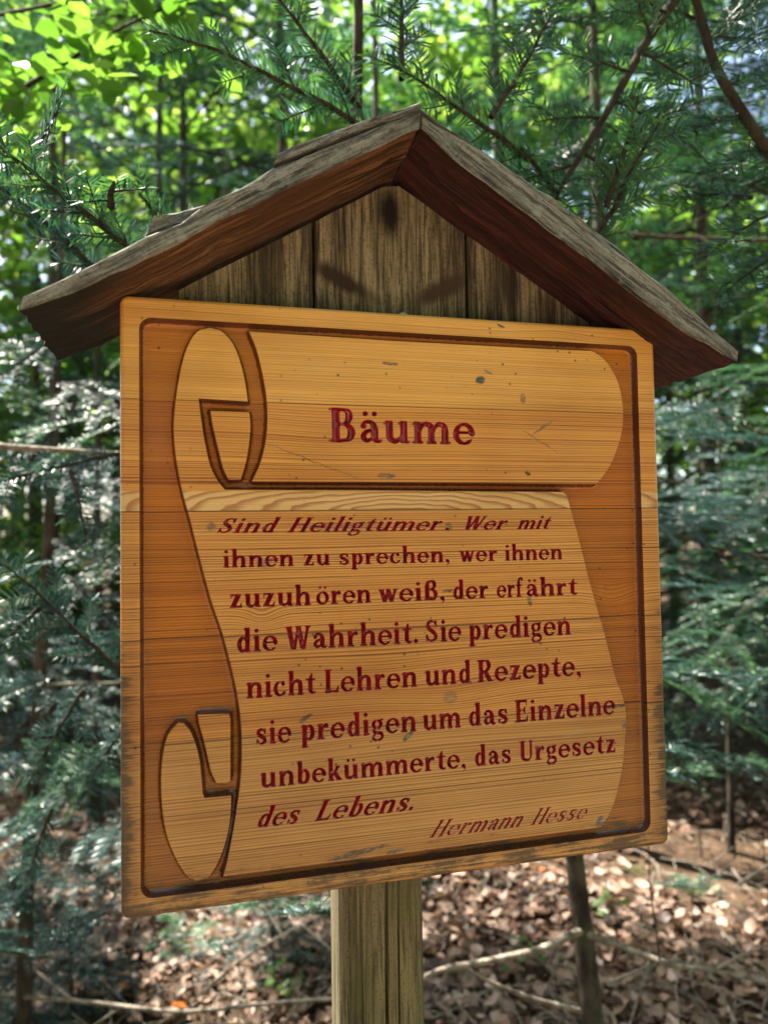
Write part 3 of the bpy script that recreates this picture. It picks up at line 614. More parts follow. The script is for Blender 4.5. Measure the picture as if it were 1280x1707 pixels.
def slab(name, prof, y0, y1, mats, parent, jag=0.0, seed=0, under=None):
    """profile in the x-z plane (mm) extruded along y, with softened front edges; own axes: x along the slope"""
    Pm = np.array(prof)/1000.0; ar = (Pm[:, 0]*np.roll(Pm[:, 1], -1)-np.roll(Pm[:, 0], -1)*Pm[:, 1]).sum()
    if ar < 0: Pm = Pm[::-1]
    # resample for a slightly worn outline
    out = []
    for a, b in zip(Pm, np.roll(Pm, -1, 0)):
        kk = max(1, int(np.hypot(*(b-a))/.012)); out += [a+(b-a)*t for t in np.arange(kk)/kk]
    Pm = np.array(out); rs = np.random.RandomState(seed)
    Pm = Pm+rs.normal(0, .00035, Pm.shape)
    c = Pm.mean(0); far = Pm[np.argmax(((Pm-c)**2).sum(1))]; dv = far-c
    ang = math.atan2(dv[1], dv[0])
    if abs(ang) > math.pi/2: ang += math.pi if ang < 0 else -math.pi
    ca, sa = math.cos(ang), math.sin(ang); L = Pm-c; L = np.stack([L[:, 0]*ca+L[:, 1]*sa, -L[:, 0]*sa+L[:, 1]*ca], -1)
    k = len(L); tg = norm(np.roll(L, -1, 0)-np.roll(L, 1, 0)); inn = np.stack([-tg[:, 1], tg[:, 0]], -1)
    V = []; Q = []
    ys = [(y0, .0012), (y0+.0012, 0)]+[(y0+(y1-y0)*t, 0) for t in np.arange(1, 16)/16]+[(y1-.001, 0), (y1, .001)]
    for i, (y, i_) in enumerate(ys):
        wob = rs.normal(0, .0004, (k, 2)) if 1 < i < len(ys)-2 else np.zeros((k, 2))
        if i > 1: wob[np.abs(L[:, 0]) > np.abs(L[:, 0]).max()-.004, 0] += rs.normal(0, .0010)
        q = L+inn*i_+wob; V.append(np.stack([q[:, 0], np.full(k, y)+(rs.normal(0, jag, k) if i < 2 else 0), q[:, 1]], -1))
    for a in range(len(ys)-1):
        for i in range(k): Q.append((a*k+i, a*k+(i+1) % k, (a+1)*k+(i+1) % k, (a+1)*k+i))
    V = np.vstack(V); from_caps = []
    r = delaunay_2d_cdt([Vector(p) for p in L], [(i, (i+1) % k) for i in range(k)], [], 1, 1e-7)
    F = np.array(r[2]); orig = [o[0] if o else 0 for o in r[3]]; F = np.array(orig)[F]
    caps = np.vstack([F, F[:, ::-1]+(len(ys)-1)*k])
    Q = np.array(Q)
    mi = np.zeros(len(caps)+len(Q), int)
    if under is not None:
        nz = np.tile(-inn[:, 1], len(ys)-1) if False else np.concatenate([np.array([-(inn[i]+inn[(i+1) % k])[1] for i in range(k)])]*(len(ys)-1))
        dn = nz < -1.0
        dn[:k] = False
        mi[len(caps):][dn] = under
    o = put(name, mesh_np(name, V, [caps, Q], mats, mi), parent, (c[0], 0, c[1]+HZ)); o.rotation_euler = (0, -ang, 0); return o
def wob_line(pts, off): return [(x, z+off) for x, z in pts]
YF, YB = -.040, .084
RL0 = [(-264.2, 183.8), (-233.6, 197.5), (-200.0, 216.5), (-168.7, 234.9), (-143.9, 251.1), (-100.4, 276.9), (-65.2, 297.2), (-30.8, 316.9), (-4.2, 332.5), (-3.1, 343.8), (-30.7, 331.4), (-108.3, 289.7), (-130.2, 274.9), (-149.6, 263.7), (-157.3, 258.0), (-168.6, 248.7), (-189.0, 236.9), (-233.6, 208.5), (-261.9, 192.1)]
RL1 = [(-189.7, 238.8), (-182.8, 241.0), (-161.1, 250.2), (-149.7, 257.3), (-130.3, 269.4), (-102.4, 286.4), (-30.8, 322.8), (-4.1, 338.4), (-3.1, 343.8), (-30.7, 331.4), (-108.3, 291.9), (-132.2, 274.1), (-145.8, 265.3), (-157.3, 260.6), (-184.6, 252.2), (-188.3, 246.4)]
RL2 = [(-107.5, 292.8), (-30.7, 330.6), (-2.7, 343.0), (-2.4, 349.1), (-30.6, 336.6), (-62.9, 321.6), (-104.2, 300.6)]
RR0 = [(256.3, 176.4), (203.3, 201.1), (162.4, 226.0), (106.7, 260.1), (81.2, 275.3), (22.0, 312.0), (-2.9, 332.0), (-2.7, 341.2), (42.0, 321.9), (97.1, 288.2), (136.9, 263.7), (165.7, 247.7), (193.1, 232.0), (258.4, 185.1)]
RR1 = [(174.9, 240.9), (165.7, 247.2), (136.9, 263.2), (97.1, 287.7), (42.0, 321.5), (-2.8, 340.8), (-2.4, 349.1), (13.0, 339.8), (66.8, 312.4), (102.2, 293.3), (123.2, 280.8), (165.9, 254.2)]
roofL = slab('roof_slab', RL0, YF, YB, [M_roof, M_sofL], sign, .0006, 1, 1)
roofL['label'] = 'roof slab with an orange-brown underside'
slab('roof_board', [(x, z+1.9) for x, z in RL1], YF+.006, YB-.004, [M_roof], None, .0008, 2)
slab('roof_board', [(x, z+3.0) for x, z in RL2], YF+.001, YB-.006, [M_roof], None, .0008, 3)
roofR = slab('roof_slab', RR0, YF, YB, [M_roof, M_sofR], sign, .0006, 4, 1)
roofR['label'] = 'roof slab with a dark maroon underside'
slab('roof_board', [(x, z+2.0) for x, z in RR1], YF+.006, YB-.004, [M_roof], None, .0008, 5)
bpy.context.view_layer.update()
for o in [o for o in COL.objects if o.name.startswith('roof_board')]:
    p = roofR if o.location.x > 0 else roofL
    mw = o.matrix_world.copy(); o.parent = p; o.matrix_parent_inverse = p.matrix_world.inverted(); 
# gable boards
def gable(x0, x1, seed):
    rs = np.random.RandomState(seed); n = 10; xs = np.linspace(x0, x1, n)
    zt = HZ+.3285-.604*np.abs(xs+.0053)
    zt = np.minimum(zt, HZ+.40); top = np.stack([xs, zt-.0005], -1); bot = np.stack([xs[::-1], np.full(n, HZ+.10)], -1)
    if abs(x0+.0705) < .001: pass
    L = np.vstack([bot[::-1], top[::-1]]); k = len(L); V = []; Q = []
    for y, i_ in ((.030, .001), (.031, 0), (.050, 0)):
        q = L.copy(); q[:, 0] = np.clip(q[:, 0], x0+i_, x1-i_); V.append(np.stack([q[:, 0], np.full(k, y)+rs.normal(0, .0002, k), q[:, 1]], -1))
    for a in range(2):
        for i in range(k): Q.append((a*k+i, a*k+(i+1) % k, (a+1)*k+(i+1) % k, (a+1)*k+i))
    capf = [(i, i+1, k-2-i, k-1-i) for i in range(n-1)]
    return put('gable_board', mesh_np('gable_board', np.vstack(V), np.array(Q+capf), [M_gab]), sign)
gable(-.1725, -.0715, 1); gable(-.0694, .0553, 2); gable(.0574, .168, 3)
# screw head sitting in its drilled hole above the panel
def ring_solid(rings, seg=20):
    V = []; Q = []
    for r, y in rings:
        for a in np.linspace(0, 2*math.pi, seg, endpoint=False): V.append((r*math.cos(a), y, r*math.sin(a)))
    for a in range(len(rings)-1):
        for i in range(seg): Q.append((a*seg+i, a*seg+(i+1) % seg, (a+1)*seg+(i+1) % seg, (a+1)*seg+i))
    return np.array(V), np.array(Q)
V, Q = ring_solid([(.0001, -.0012), (.0030, -.0012), (.0040, -.0004), (.0040, .002)])
put('screw', mesh_np('screw', V, Q, [M_metal], smooth=True), sign, (.0015, .030, HZ+.2185))
# post: weathered timber with rounded arrises and open drying cracks
def post_mesh():
    x0, x1, y0, y1 = -.0535, .0175, .0502, .1000
    rs = np.random.RandomState(5); prof = []
    r = .011
    def arcp(cx, cy, a0): return [(cx+r*math.cos(R(a)), cy+r*math.sin(R(a))) for a in np.linspace(a0, a0+90, 5)]
    prof += arcp(x0+r, y0+r, 180)
    cracks = [(-.0365, .0007, .004), (-.0165, .0016, .016), (-.0065, .0011, .010), (.0085, .0005, .004)]
    for cx, w, dpt in cracks: prof += [(cx-w, y0), (cx-w*.4, y0+dpt*.7), (cx, y0+dpt), (cx+w*.4, y0+dpt*.7), (cx+w, y0)]
    prof += arcp(x1-r, y0+r, 270)+arcp(x1-r, y1-r, 0)+arcp(x0+r, y1-r, 90)
    prof = np.array(prof); k = len(prof); zs = np.linspace(-.35, HZ+.20, 60); V = []
    wx = np.cumsum(rs.normal(0, .00045, len(zs)))
    for j, z in enumerate(zs):
        q = prof.copy(); fl = q[:, 1] < y0+.02
        mid = fl & (q[:, 0] > x0+r+.001) & (q[:, 0] < x1-r-.001)
        q[mid, 0] += wx[j]-wx[30]; op = .6+.5*math.sin(z*9+1)
        q[mid & (q[:, 1] > y0+.0001), 1] = y0+(q[mid & (q[:, 1] > y0+.0001), 1]-y0)*max(op, .15)
        V.append(np.stack([q[:, 0], q[:, 1]+rs.normal(0, .00012, k), np.full(k, z)], -1))
    Q = [(a*k+i, a*k+(i+1) % k, (a+1)*k+(i+1) % k, (a+1)*k+i) for a in range(len(zs)-1) for i in range(k)]
    V = np.vstack(V+[np.array([[(x0+x1)/2, (y0+y1)/2+.01, zs[-1]]])])
    T = [((len(zs)-1)*k+i, (len(zs)-1)*k+(i+1) % k, len(V)-1) for i in range(k)]
    return mesh_np('post', V, [np.array(T), np.array(Q)], [M_post])
put('post', post_mesh(), sign)
# ================================================================== vegetation materials
def needle_mat(name, dark, light, under):
    N = NT(name); t = N.attr('tint')
    rnd = N.n('ObjectInfo').outputs['Random']
    col = N.mix(t, dark, light)
    col = N.mix(N.mul(rnd, .35), col, tuple(c*.55 for c in dark))
    geo = N.n('NewGeometry').outputs['Backfacing']
    col2 = N.mix(N.mul(geo, .55), col, under)
    return N.done(N.leafy(col2, N.mix(t, tuple(c*2.2 for c in dark), tuple(c*1.5 for c in light)), .30, .40, .35))
M_ndl = needle_mat('fir_needles', (.010, .048, .024), (.075, .20, .030), (.070, .14, .12))
M_ndl2 = needle_mat('blue_fir_needles', (.010, .040, .034), (.035, .10, .055), (.080, .15, .16))
def bark(name, a, b, sc=26.0):
    N = NT(name); co = N.coord(); n1 = N.noise(N.map(co, (1, 1, .35)), sc, 5.0, .7); n2 = N.noise(co, 7.0, 3.0)
    c = N.mix(N.step(n1, .35, .68), a, b); c = N.mix(N.mul(N.step(n2, .52, .7), .5), c, (.10, .115, .06))
    return N.done(N.pbr(c, .9, .2, N.bump(n1, .9, .006)))
M_bark = bark('fir_bark', (.028, .021, .017), (.105, .085, .066))
M_twig = bark('twig_bark', (.022, .017, .014), (.062, .047, .037), 60.0)
M_dead = bark('dead_wood', (.13, .10, .08), (.36, .31, .26), 50.0)
M_beech = bark('beech_bark', (.16, .15, .13), (.30, .285, .25), 9.0)
def leaf_mat(name, cols, trans, amt=.5, rough=.38):
    N = NT(name); t = N.attr('tint'); col = N.ramp(t, cols); tr = N.ramp(t, trans)
    return N.done(N.leafy(col, tr, amt, rough, .5))
M_leaf = leaf_mat('beech_leaves', [(0, (.030, .085, .012)), (.6, (.060, .15, .022)), (1, (.10, .20, .030))], [(0, (.10, .26, .02)), (.6, (.24, .44, .045)), (1, (.44, .60, .10))], .50)
M_leaf2 = leaf_mat('shrub_leaves', [(0, (.028, .075, .018)), (1, (.075, .16, .035))], [(0, (.10, .22, .03)), (1, (.30, .46, .08))], .5)
M_far = leaf_mat('far_leaves', [(0, (.030, .080, .022)), (1, (.085, .16, .035))], [(0, (.12, .28, .05)), (1, (.40, .55, .12))], .5)

# ================================================================== conifer boughs
def tube(P, r, seg=5):
    """tube along polyline P with radii r -> verts, quads"""
    P = np.asarray(P, float); n = len(P); T = norm(np.gradient(P, axis=0)); ref = np.array([0, 0, 1.0])
    if abs(T[:, 2]).mean() > .8: ref = np.array([1.0, 0, 0])
    A = norm(np.cross(T, ref)); B = np.cross(T, A); a = np.linspace(0, 2*math.pi, seg, endpoint=False)
    V = P[:, None]+np.asarray(r)[:, None, None]*(np.cos(a)[None, :, None]*A[:, None]+np.sin(a)[None, :, None]*B[:, None])
    i = np.arange(n-1)[:, None]*seg; j = np.arange(seg)[None]; j2 = (j+1) % seg
    Q = np.stack([i+j, i+j2, i+seg+j2, i+seg+j], -1).reshape(-1, 4)
    return V.reshape(-1, 3), Q
def needles(P, step, ln, w, rs, up=(.05, .40), taper=True, n_side=2):
    """needle quads combed to both sides of the polyline P"""
    P = np.asarray(P, float); sg = np.linalg.norm(np.diff(P, axis=0), axis=1); cum = np.concatenate([[0], np.cumsum(sg)]); L = cum[-1]
    m = max(3, int(L/step)); s = np.linspace(L*.02, L, m); s = np.repeat(s, n_side)+rs.uniform(-.4, .4, m*n_side)*step; s = np.clip(s, 0, L)
    B0 = np.stack([np.interp(s, cum, P[:, k]) for k in range(3)], -1); Tn = norm(np.gradient(P, axis=0)); T = norm(np.stack([np.interp(s, cum, Tn[:, k]) for k in range(3)], -1))
    side = np.tile([1, -1], m)[:len(s)] if n_side == 2 else rs.choice([1, -1], len(s))
    up_v = np.array([0, 0, 1.0]); S = norm(np.cross(up_v, T))*side[:, None]; Nn = norm(np.cross(T, np.cross(up_v, T)))
    q = s/L; f = np.where(q > .93, 1.5, .62)
    D = norm(S*rs.uniform(.8, 1.05, len(s))[:, None]+T*(f*rs.uniform(.45, 1.6, len(s)))[:, None]+Nn*rs.uniform(*up, len(s))[:, None])
    l = ln*rs.uniform(.6, 1.15, len(s))*(rs.rand(len(s)) > .1)*(np.clip(1.18-q*q*.5, .5, 1) if taper else 1)*np.clip(.55+q*4, 0, 1)
    Wd = norm(T-(T*D).sum(1, keepdims=True)*D+Nn*rs.normal(0, .35, len(s))[:, None])*w*.5
    E = B0+D*l[:, None]; Mid = B0+D*(l*.55)[:, None]+Nn*(l*.05)[:, None]
    V = np.stack([B0-Wd*.5, B0+Wd*.5, Mid+Wd, Mid-Wd, E+Wd*.55, E-Wd*.55], 1).reshape(-1, 3); o = np.arange(len(s))[:, None]*6
    Q = np.concatenate([o+[0, 1, 2, 3], o+[3, 2, 4, 5]])
    return V, Q, len(s)
def bough_mesh(L, seed, nside=10, sr=.45, step=.003, ln=.02, w=.0019, droop=.12, r0=.004, sub=True, ndl=None, fresh=.25, bare=.0, ang=52, bend=0.0):
    rs = np.random.RandomState(seed); n = 14; s = np.linspace(0, 1, n)
    main = np.stack([s*L, bend*L*s*s+np.cumsum(rs.normal(0, .006, n))*L, -droop*L*s**2+np.cumsum(rs.normal(0, .004, n))*L], -1)
    lines = [(main, r0, bare)]
    mp = lambda t: np.array([np.interp(t, s, main[:, k]) for k in range(3)])
    for i in range(nside):
        t = bare+(1-bare)*(i+.6+rs.uniform(-.2, .2))/(nside+.7); sd = 1 if (i+seed) % 2 else -1
        l = max(.035, sr*L*(1-t)**.75*(.35+.65*min(1, t*5))*rs.uniform(.65, 1.15)); a = R(ang+rs.uniform(-10, 10))*sd
        k = 7; q = np.linspace(0, 1, k); d = np.array([math.cos(a), math.sin(a), rs.uniform(-.18, .10)])
        bq = a*(1-.18*q); pts = mp(t)+np.stack([np.cumsum(np.cos(bq))*l/k, np.cumsum(np.sin(bq))*l/k, d[2]*q*l-.22*droop*l*q*q*3], -1); pts = np.vstack([mp(t), pts])
        lines.append((pts, max(.0009, r0*.42*(1-t*.5)), .04))
        if sub and l > .10:
            m = int(l/.05)
            for j in range(m):
                tt = (j+.9)/(m+.8); sd2 = 1 if j % 2 else -1; a2 = a+R(48)*sd2; l2 = max(.025, l*.42*(1-tt)**.8*rs.uniform(.7, 1.2))
                b0 = np.array([np.interp(tt, np.linspace(0, 1, len(pts)), pts[:, kk]) for kk in range(3)]); q = np.linspace(0, 1, 4)
                lines.append((b0+np.stack([q*math.cos(a2)*l2, q*math.sin(a2)*l2, q*l2*rs.uniform(-.2, .12)], -1), .0009, .02))
    V = []; Q = []; MI = []; TI = []; off = 0
    for P, r, _ in lines:
        v, q = tube(P, np.linspace(r, max(.0006, r*.3), len(P)), 5 if r > .002 else 3); V.append(v); Q.append(q+off); MI.append(np.zeros(len(q), int)); TI.append(np.zeros(len(v))); off += len(v)
    for P, r, br in lines:
        if br > .05: k0 = int(len(P)*br); P = P[k0:]
        if len(P) < 3: continue
        v, q, m = needles(P, step, ln, w, rs); V.append(v); Q.append(q+off); MI.append(np.ones(len(q), int)); off += len(v)
        new = rs.rand() < fresh; tv = np.clip(rs.normal(.22, .14, m)+(np.linspace(.0, .6, m) if new else 0), 0, 1); TI.append(np.repeat(tv, 6))
    return mesh_np('bough', np.vstack(V), np.vstack(Q), [M_twig, ndl or M_ndl], np.concatenate(MI), False, {'tint': np.concatenate(TI)})
def aim(o, base, direction, up=(0, 0, 1), scale=1.0):
    X = np.array(direction, float); X /= np.linalg.norm(X); Z = np.array(up, float); Z = Z-X*(Z@X); Z /= np.linalg.norm(Z); Y = np.cross(Z, X)
    o.matrix_world = Matrix(((X[0]*scale, Y[0]*scale, Z[0]*scale, base[0]), (X[1]*scale, Y[1]*scale, Z[1]*scale, base[1]), (X[2]*scale, Y[2]*scale, Z[2]*scale, base[2]), (0, 0, 0, 1)))
def child(o, parent):                       # parents are plain translated empties
    mw = o.matrix_world.copy(); o.parent = parent; o.matrix_parent_inverse = Matrix.Translation(parent.location).inverted(); o.matrix_basis = mw
def trunk_mesh(h, r, seed, seg=10, lean=(0, 0), wob=.02, mat=None, top=.12, z0=-.15):
    rs = np.random.RandomState(seed); n = 18; z = np.linspace(z0, h, n); t = np.clip(z/h, 0, 1)
    P = np.stack([lean[0]*t+np.cumsum(rs.normal(0, wob, n))*.25, lean[1]*t+np.cumsum(rs.normal(0, wob, n))*.25, z], -1); P[:, :2] -= P[1, :2]
    rad = r*(1-t*(1-top))*(1+.35*np.exp(-np.maximum(z, 0)/(.12+r)))*(1+rs.normal(0, .03, n)); v, q = tube(P, rad, seg)
    return mesh_np('trunk', v, q, [mat or M_bark], smooth=True), P
MID = [bough_mesh(1.0, 40+i, 16, .50, .0050, .024, .0032, .22, .008, True, [M_ndl, M_ndl, M_ndl2, M_ndl2][i % 4], .35) for i in range(4)]
FAR = [bough_mesh(1.0, 60+i, 13, .50, .0125, .034, .0072, .25, .008, False, [M_ndl, M_ndl2, M_ndl][i % 3], .35) for i in range(3)]
BARE = [bough_mesh(1.0, 80+i, 9, .42, .03, .02, .0016, .10, .006, True, M_ndl2, .0, .45) for i in range(2)]
# gaps through the boughs where the sun comes down to the litter
def floor_at(px, py):
    v = at(px, py, 1.0)-CAM; return CAM+v*((CAM[2]-.02)/-v[2])
GAPS = [(floor_at(px, py), r) for px, py, r in ((1110, 1560, .22), (1010, 1530, .16), (1230, 1520, .15), (1180, 1440, .18), (830, 1500, .16), (890, 1455, .2), (780, 1540, .09), (120, 1490, .17), (225, 1440, .2), (150, 1400, .12), (430, 1560, .12), (500, 1500, .10), (1040, 1430, .2))]
GAPS += [(at(px, py, d), r) for px, py, d, r in ((1190, 760, 2.3, .18), (1240, 700, 3.0, .2), (1150, 900, 2.8, .14), (1250, 1000, 2.6, .18), (60, 850, 1.7, .10), (30, 960, 1.0, .06), (150, 1000, 2.3, .15), (100, 720, 2.6, .2), (1250, 560, 2.6, .2))]
def in_gap(b, d, L):
    for t, hw in ((.15, .12), (.4, .22), (.65, .18), (.95, .06)):
        p = np.asarray(b)+np.asarray(d)*L*t
        for c, r in GAPS:
            q = p-c; s = q@SUN
            if s > .05 and np.linalg.norm(q-s*SUN) < r+hw*L*.55: return True
    return False
def conifer(name, x, y, h, r, nb, tmpl, seed, label, group=None, zmin=.25, spread=.34, blen=.3, lean=(0, 0), bare_below=0.0, cat='fir tree', maxlen=1.6):
    rs = np.random.RandomState(seed); z = float(gh(x, y)); root = tag(empty(name, (x, y, z)), label, cat, group)
    tm, P = trunk_mesh(h, r, seed, 9, lean, .012); put('trunk', tm, root)
    for i in range(nb):
        t = (i+rs.uniform(0, .8))/nb; zz = zmin+(h-zmin)*t**1.05
        if zz > h*.985: zz = h*.985
        L = min(maxlen, ((h-zz)*spread+blen))*rs.uniform(.75, 1.15); az = i*2.39996+rs.uniform(-.4, .4)
        pit = R(-14+46*t+rs.uniform(-9, 9)); d = (math.cos(az)*math.cos(pit), math.sin(az)*math.cos(pit), math.sin(pit))
        b = np.array([np.interp(zz, P[:, 2], P[:, 0]), np.interp(zz, P[:, 2], P[:, 1]), zz])
        if in_gap(b+np.array([x, y, z]), d, L): continue
        me = (BARE if zz < bare_below else tmpl); me = me[rs.randint(len(me))]
        o = put('branch', me, None); aim(o, b, d, (rs.uniform(-.25, .25), rs.uniform(-.25, .25), 1), L/.35 if cat == 'seedling' else L); o.parent = root
    return root

# ================================================================== broadleaf crowns
def leaf_quads(C, Nrm, size, rs, fold=.18, aspect=.62):
    """pointed folded leaves: 6 verts, 4 triangles as two quads"""
    n = len(C); a = norm(np.cross(Nrm, rs.normal(0, 1, (n, 3)))); b = np.cross(Nrm, a); s = size[:, None]
    V = np.stack([C-a*s*.5, C-a*s*.12+b*s*aspect*.5+Nrm*s*fold*.6, C+a*s*.22+b*s*aspect*.42+Nrm*s*fold*.6, C+a*s*.55, C+a*s*.22-b*s*aspect*.42+Nrm*s*fold*.6, C-a*s*.12-b*s*aspect*.5+Nrm*s*fold*.6], 1).reshape(-1, 3)
    o = np.arange(n)[:, None]*6; return V, np.concatenate([o+[0, 1, 2, 3], o+[0, 3, 4, 5]])
def crown_mesh(seed, rx, rz, nclump, per, size, mat, zc):
    rs = np.random.RandomState(seed); d = norm(rs.normal(0, 1, (nclump, 3))); rr = rs.uniform(.25, 1, nclump)**.5
    cc = d*rr[:, None]*np.array([rx, rx, rz])+np.array([0, 0, zc]); C = []; Nn = []; T = []
    for c in cc:
        k = int(per*rs.uniform(.5, 1.5)); e = rs.normal(0, 1, (k, 3))*np.array([.34, .34, .10])*rx*.42; C.append(c+e); tl = norm(np.array([rs.normal(0, .25), rs.normal(0, .25), 1.0])); Nn.append(norm(tl+rs.normal(0, .38, (k, 3)))); T.append(np.clip(rs.uniform(.1, .9)+rs.normal(0, .16, k), 0, 1))
    C = np.vstack(C); v, q = leaf_quads(C, np.vstack(Nn), size*rs.uniform(.6, 1.25, len(C)), rs)
    return mesh_np('crown', v, q, [mat], attrs={'tint': np.repeat(np.concatenate(T), 6)}), cc
CROWNS = [crown_mesh(11+i, 1.0, 1.0, 52, 58, .078, M_leaf, 0) for i in range(3)]
def broadleaf(name, x, y, h, r, cz, rx, rz, seed, label, group=None, mat=None, crown=0, lean=(0, 0)):
    z = float(gh(x, y)); root = tag(empty(name, (x, y, z)), label, 'tree', group); rs = np.random.RandomState(seed)
    tm, P = trunk_mesh(h, r, seed, 11, lean, .02, mat or M_beech)
    me, cc = CROWNS[crown % 3]; o = put('crown', me, root, (lean[0]*.7, lean[1]*.7, cz)); o.scale = (rx, rx, rz); o.rotation_euler = (0, 0, rs.uniform(0, 6.28))
    put('trunk', tm, root)
    ca, sa = math.cos(o.rotation_euler.z), math.sin(o.rotation_euler.z); V = []; Q = []; off = 0
    for c in cc[::3]:
        e = np.array([(c[0]*ca-c[1]*sa)*rx+lean[0]*.7, (c[0]*sa+c[1]*ca)*rx+lean[1]*.7, c[2]*rz+cz]); zb = np.clip(e[2]-.5*np.hypot(e[0], e[1])-.2, .4, h*.95)
        b = np.array([np.interp(zb, P[:, 2], P[:, 0]), np.interp(zb, P[:, 2], P[:, 1]), zb]); q = np.linspace(0, 1, 6)[:, None]
        pts = b+(e-b)*q+np.array([0, 0, 1])*np.sin(q*math.pi)*.12; v, f = tube(pts, np.linspace(r*.28, .006, 6), 5); V.append(v); Q.append(f+off); off += len(v)
    put('limbs', mesh_np('limbs', np.vstack(V), np.vstack(Q), [mat or M_beech], smooth=True), root)
    return root
# ================================================================== the young fir right behind the sign
def bough_between(parent, base, tip, seed, face=.5, name='branch', **kw):
    base, tip = np.array(base), np.array(tip); L = float(np.linalg.norm(tip-base)); me = bough_mesh(L, seed, **kw); d = (tip-base)/L
    dr = kw.get('droop', .12); tocam = norm(CAM-(base+tip)/2); up = norm(np.array([0, 0, 1.0])*(1-face)+tocam*face)
    o = put(name, me, None); Z = up-d*(up@d); Z /= np.linalg.norm(Z); aim(o, base, d+Z*dr, up); child(o, parent); return o
def stem_tree(name, pts, radii, label, cat, mat, seg=9, group=None):
    pts = [np.array(p) for p in pts]; loc = np.array([pts[0][0], pts[0][1], float(gh(pts[0][0], pts[0][1]))]); root = tag(empty(name, loc), label, cat, group)
    P = np.array(pts); t = np.linspace(0, len(P)-1, 4*len(P)); i = np.arange(len(P)); Pq = np.stack([np.interp(t, i, P[:, k]) for k in range(3)], -1)
    Pq[1:-1] = (Pq[:-2]+2*Pq[1:-1]+Pq[2:])/4; v, q = tube(Pq-loc, np.interp(t, i, radii), seg); put('trunk', mesh_np('trunk', v, q, [mat], smooth=True), root); return root
near = dict(step=.0034, ln=.0225, w=.0024)
t1 = stem_tree('young_fir', [(.02, .42, -.1), (.02, .42, .9), (.05, .43, 1.75), (.08, .45, 2.6)], [.016, .013, .009, .004], 'young fir close behind the sign whose boughs rise above both roof slopes', 'fir tree', M_bark)
KD = .86
B = lambda p, a, d1, b, d2, s, **k: bough_between(p, at(*a, d1*KD), at(*b, d2*KD), s, **{**near, **k})
B(t1, (650, 235), .92, (262, 50), .80, 3, nside=7, sr=.42, droop=.22, fresh=.1, face=.62)
B(t1, (600, 180), .90, (447, -20), .86, 4, nside=3, sr=.3, droop=.05, fresh=.2, face=.6)
B(t1, (880, 262), .95, (678, 118), .86, 5, nside=6, sr=.5, droop=.10, fresh=.1, face=.6)
B(t1, (818, 195), .90, (922, 28), .93, 6, nside=3, sr=.3, droop=.04, fresh=.05, face=.7)
B(t1, (672, 130), .88, (668, -60), .95, 7, nside=6, sr=.4, droop=.05, fresh=.6, face=.6)
B(t1, (985, 405), .98, (1102, 205), .90, 8, nside=7, sr=.45, droop=.05, fresh=.4, face=.65)
B(t1, (1010, 345), .95, (1062, 162), .93, 9, nside=2, sr=.2, droop=.03, fresh=.9, face=.7)
B(t1, (925, 330), 1.0, (868, 248), .9, 14, nside=4, sr=.5, droop=.15, fresh=1.0, face=.5)
B(t1, (232, 425), .80, (-25, 225), .72, 10, nside=9, sr=.36, droop=.06, fresh=.2, face=.6)
B(t1, (185, 345), .78, (190, 300), .70, 12, nside=2, sr=.4, droop=.03, fresh=.5, face=.7)
B(t1, (300, 420), .95, (230, 318), .85, 13, nside=4, sr=.4, droop=.05, fresh=.3, face=.6)
B(t1, (165, 455), .92, (-20, 300), .85, 15, nside=8, sr=.4, droop=.1, fresh=.0, face=.5, ndl=M_ndl2)
B(t1, (60, 260), .80, (100, 180), .74, 16, nside=4, sr=.5, droop=.05, fresh=.4, face=.6)
# the bigger fir to the right: its trunk stands outside the picture, heavy limbs come in from above
t2 = stem_tree('fir_tree', [at(1700, 1700, 1.5)*[1, 1, 0]+[0, 0, -.1], at(1660, 800, 1.5), at(1620, -200, 1.5), at(1600, -900, 1.6)], [.085, .07, .055, .04], 'large fir to the right with heavy limbs hanging into the top corner', 'fir tree', M_bark)
def limb(parent, pts, r, mat=M_twig, name='limb'):
    P = np.array(pts); t = np.linspace(0, len(P)-1, 6*len(P)); i = np.arange(len(P)); Pq = np.stack([np.interp(t, i, P[:, k]) for k in range(3)], -1)
    for _ in range(3): Pq[1:-1] = (Pq[:-2]+2*Pq[1:-1]+Pq[2:])/4
    c = Pq[0].copy(); v, q = tube(Pq-c, np.linspace(r[0], r[1], len(Pq)), 7); o = put(name, mesh_np(name, v, q, [mat], smooth=True), None, c); bpy.context.view_layer.update(); child(o, parent); return o
limb(t2, [at(1300, -260, .95), at(1130, -10, .86), at(1085, 55, .842), at(1010, 190, .826), at(930, 320, .817)], (.0085, .0030))
for k, (a, b, s) in enumerate([((1085, 60), (1052, -20), .2), ((1065, 85), (1180, 150), 1), ((1050, 120), (940, 90), 1), ((1020, 165), (1120, 215), 1), ((1005, 195), (890, 205), 1), ((970, 255), (1050, 300), 1), ((955, 275), (870, 305), 1), ((930, 320), (905, 400), 1), ((1110, 20), (1010, -30), 1)]):
    B(t2, a, .965, b, .93+.02*(k % 3), 20+k, nside=3, sr=.3, droop=.06, fresh=.15, face=.6, r0=.0022)
limb(t2, [at(1500, 520, 1.0), at(1330, 330, .90), at(1255, 215, .86), at(1190, 110, .86), at(1150, -40, .86)], (.0085, .005))
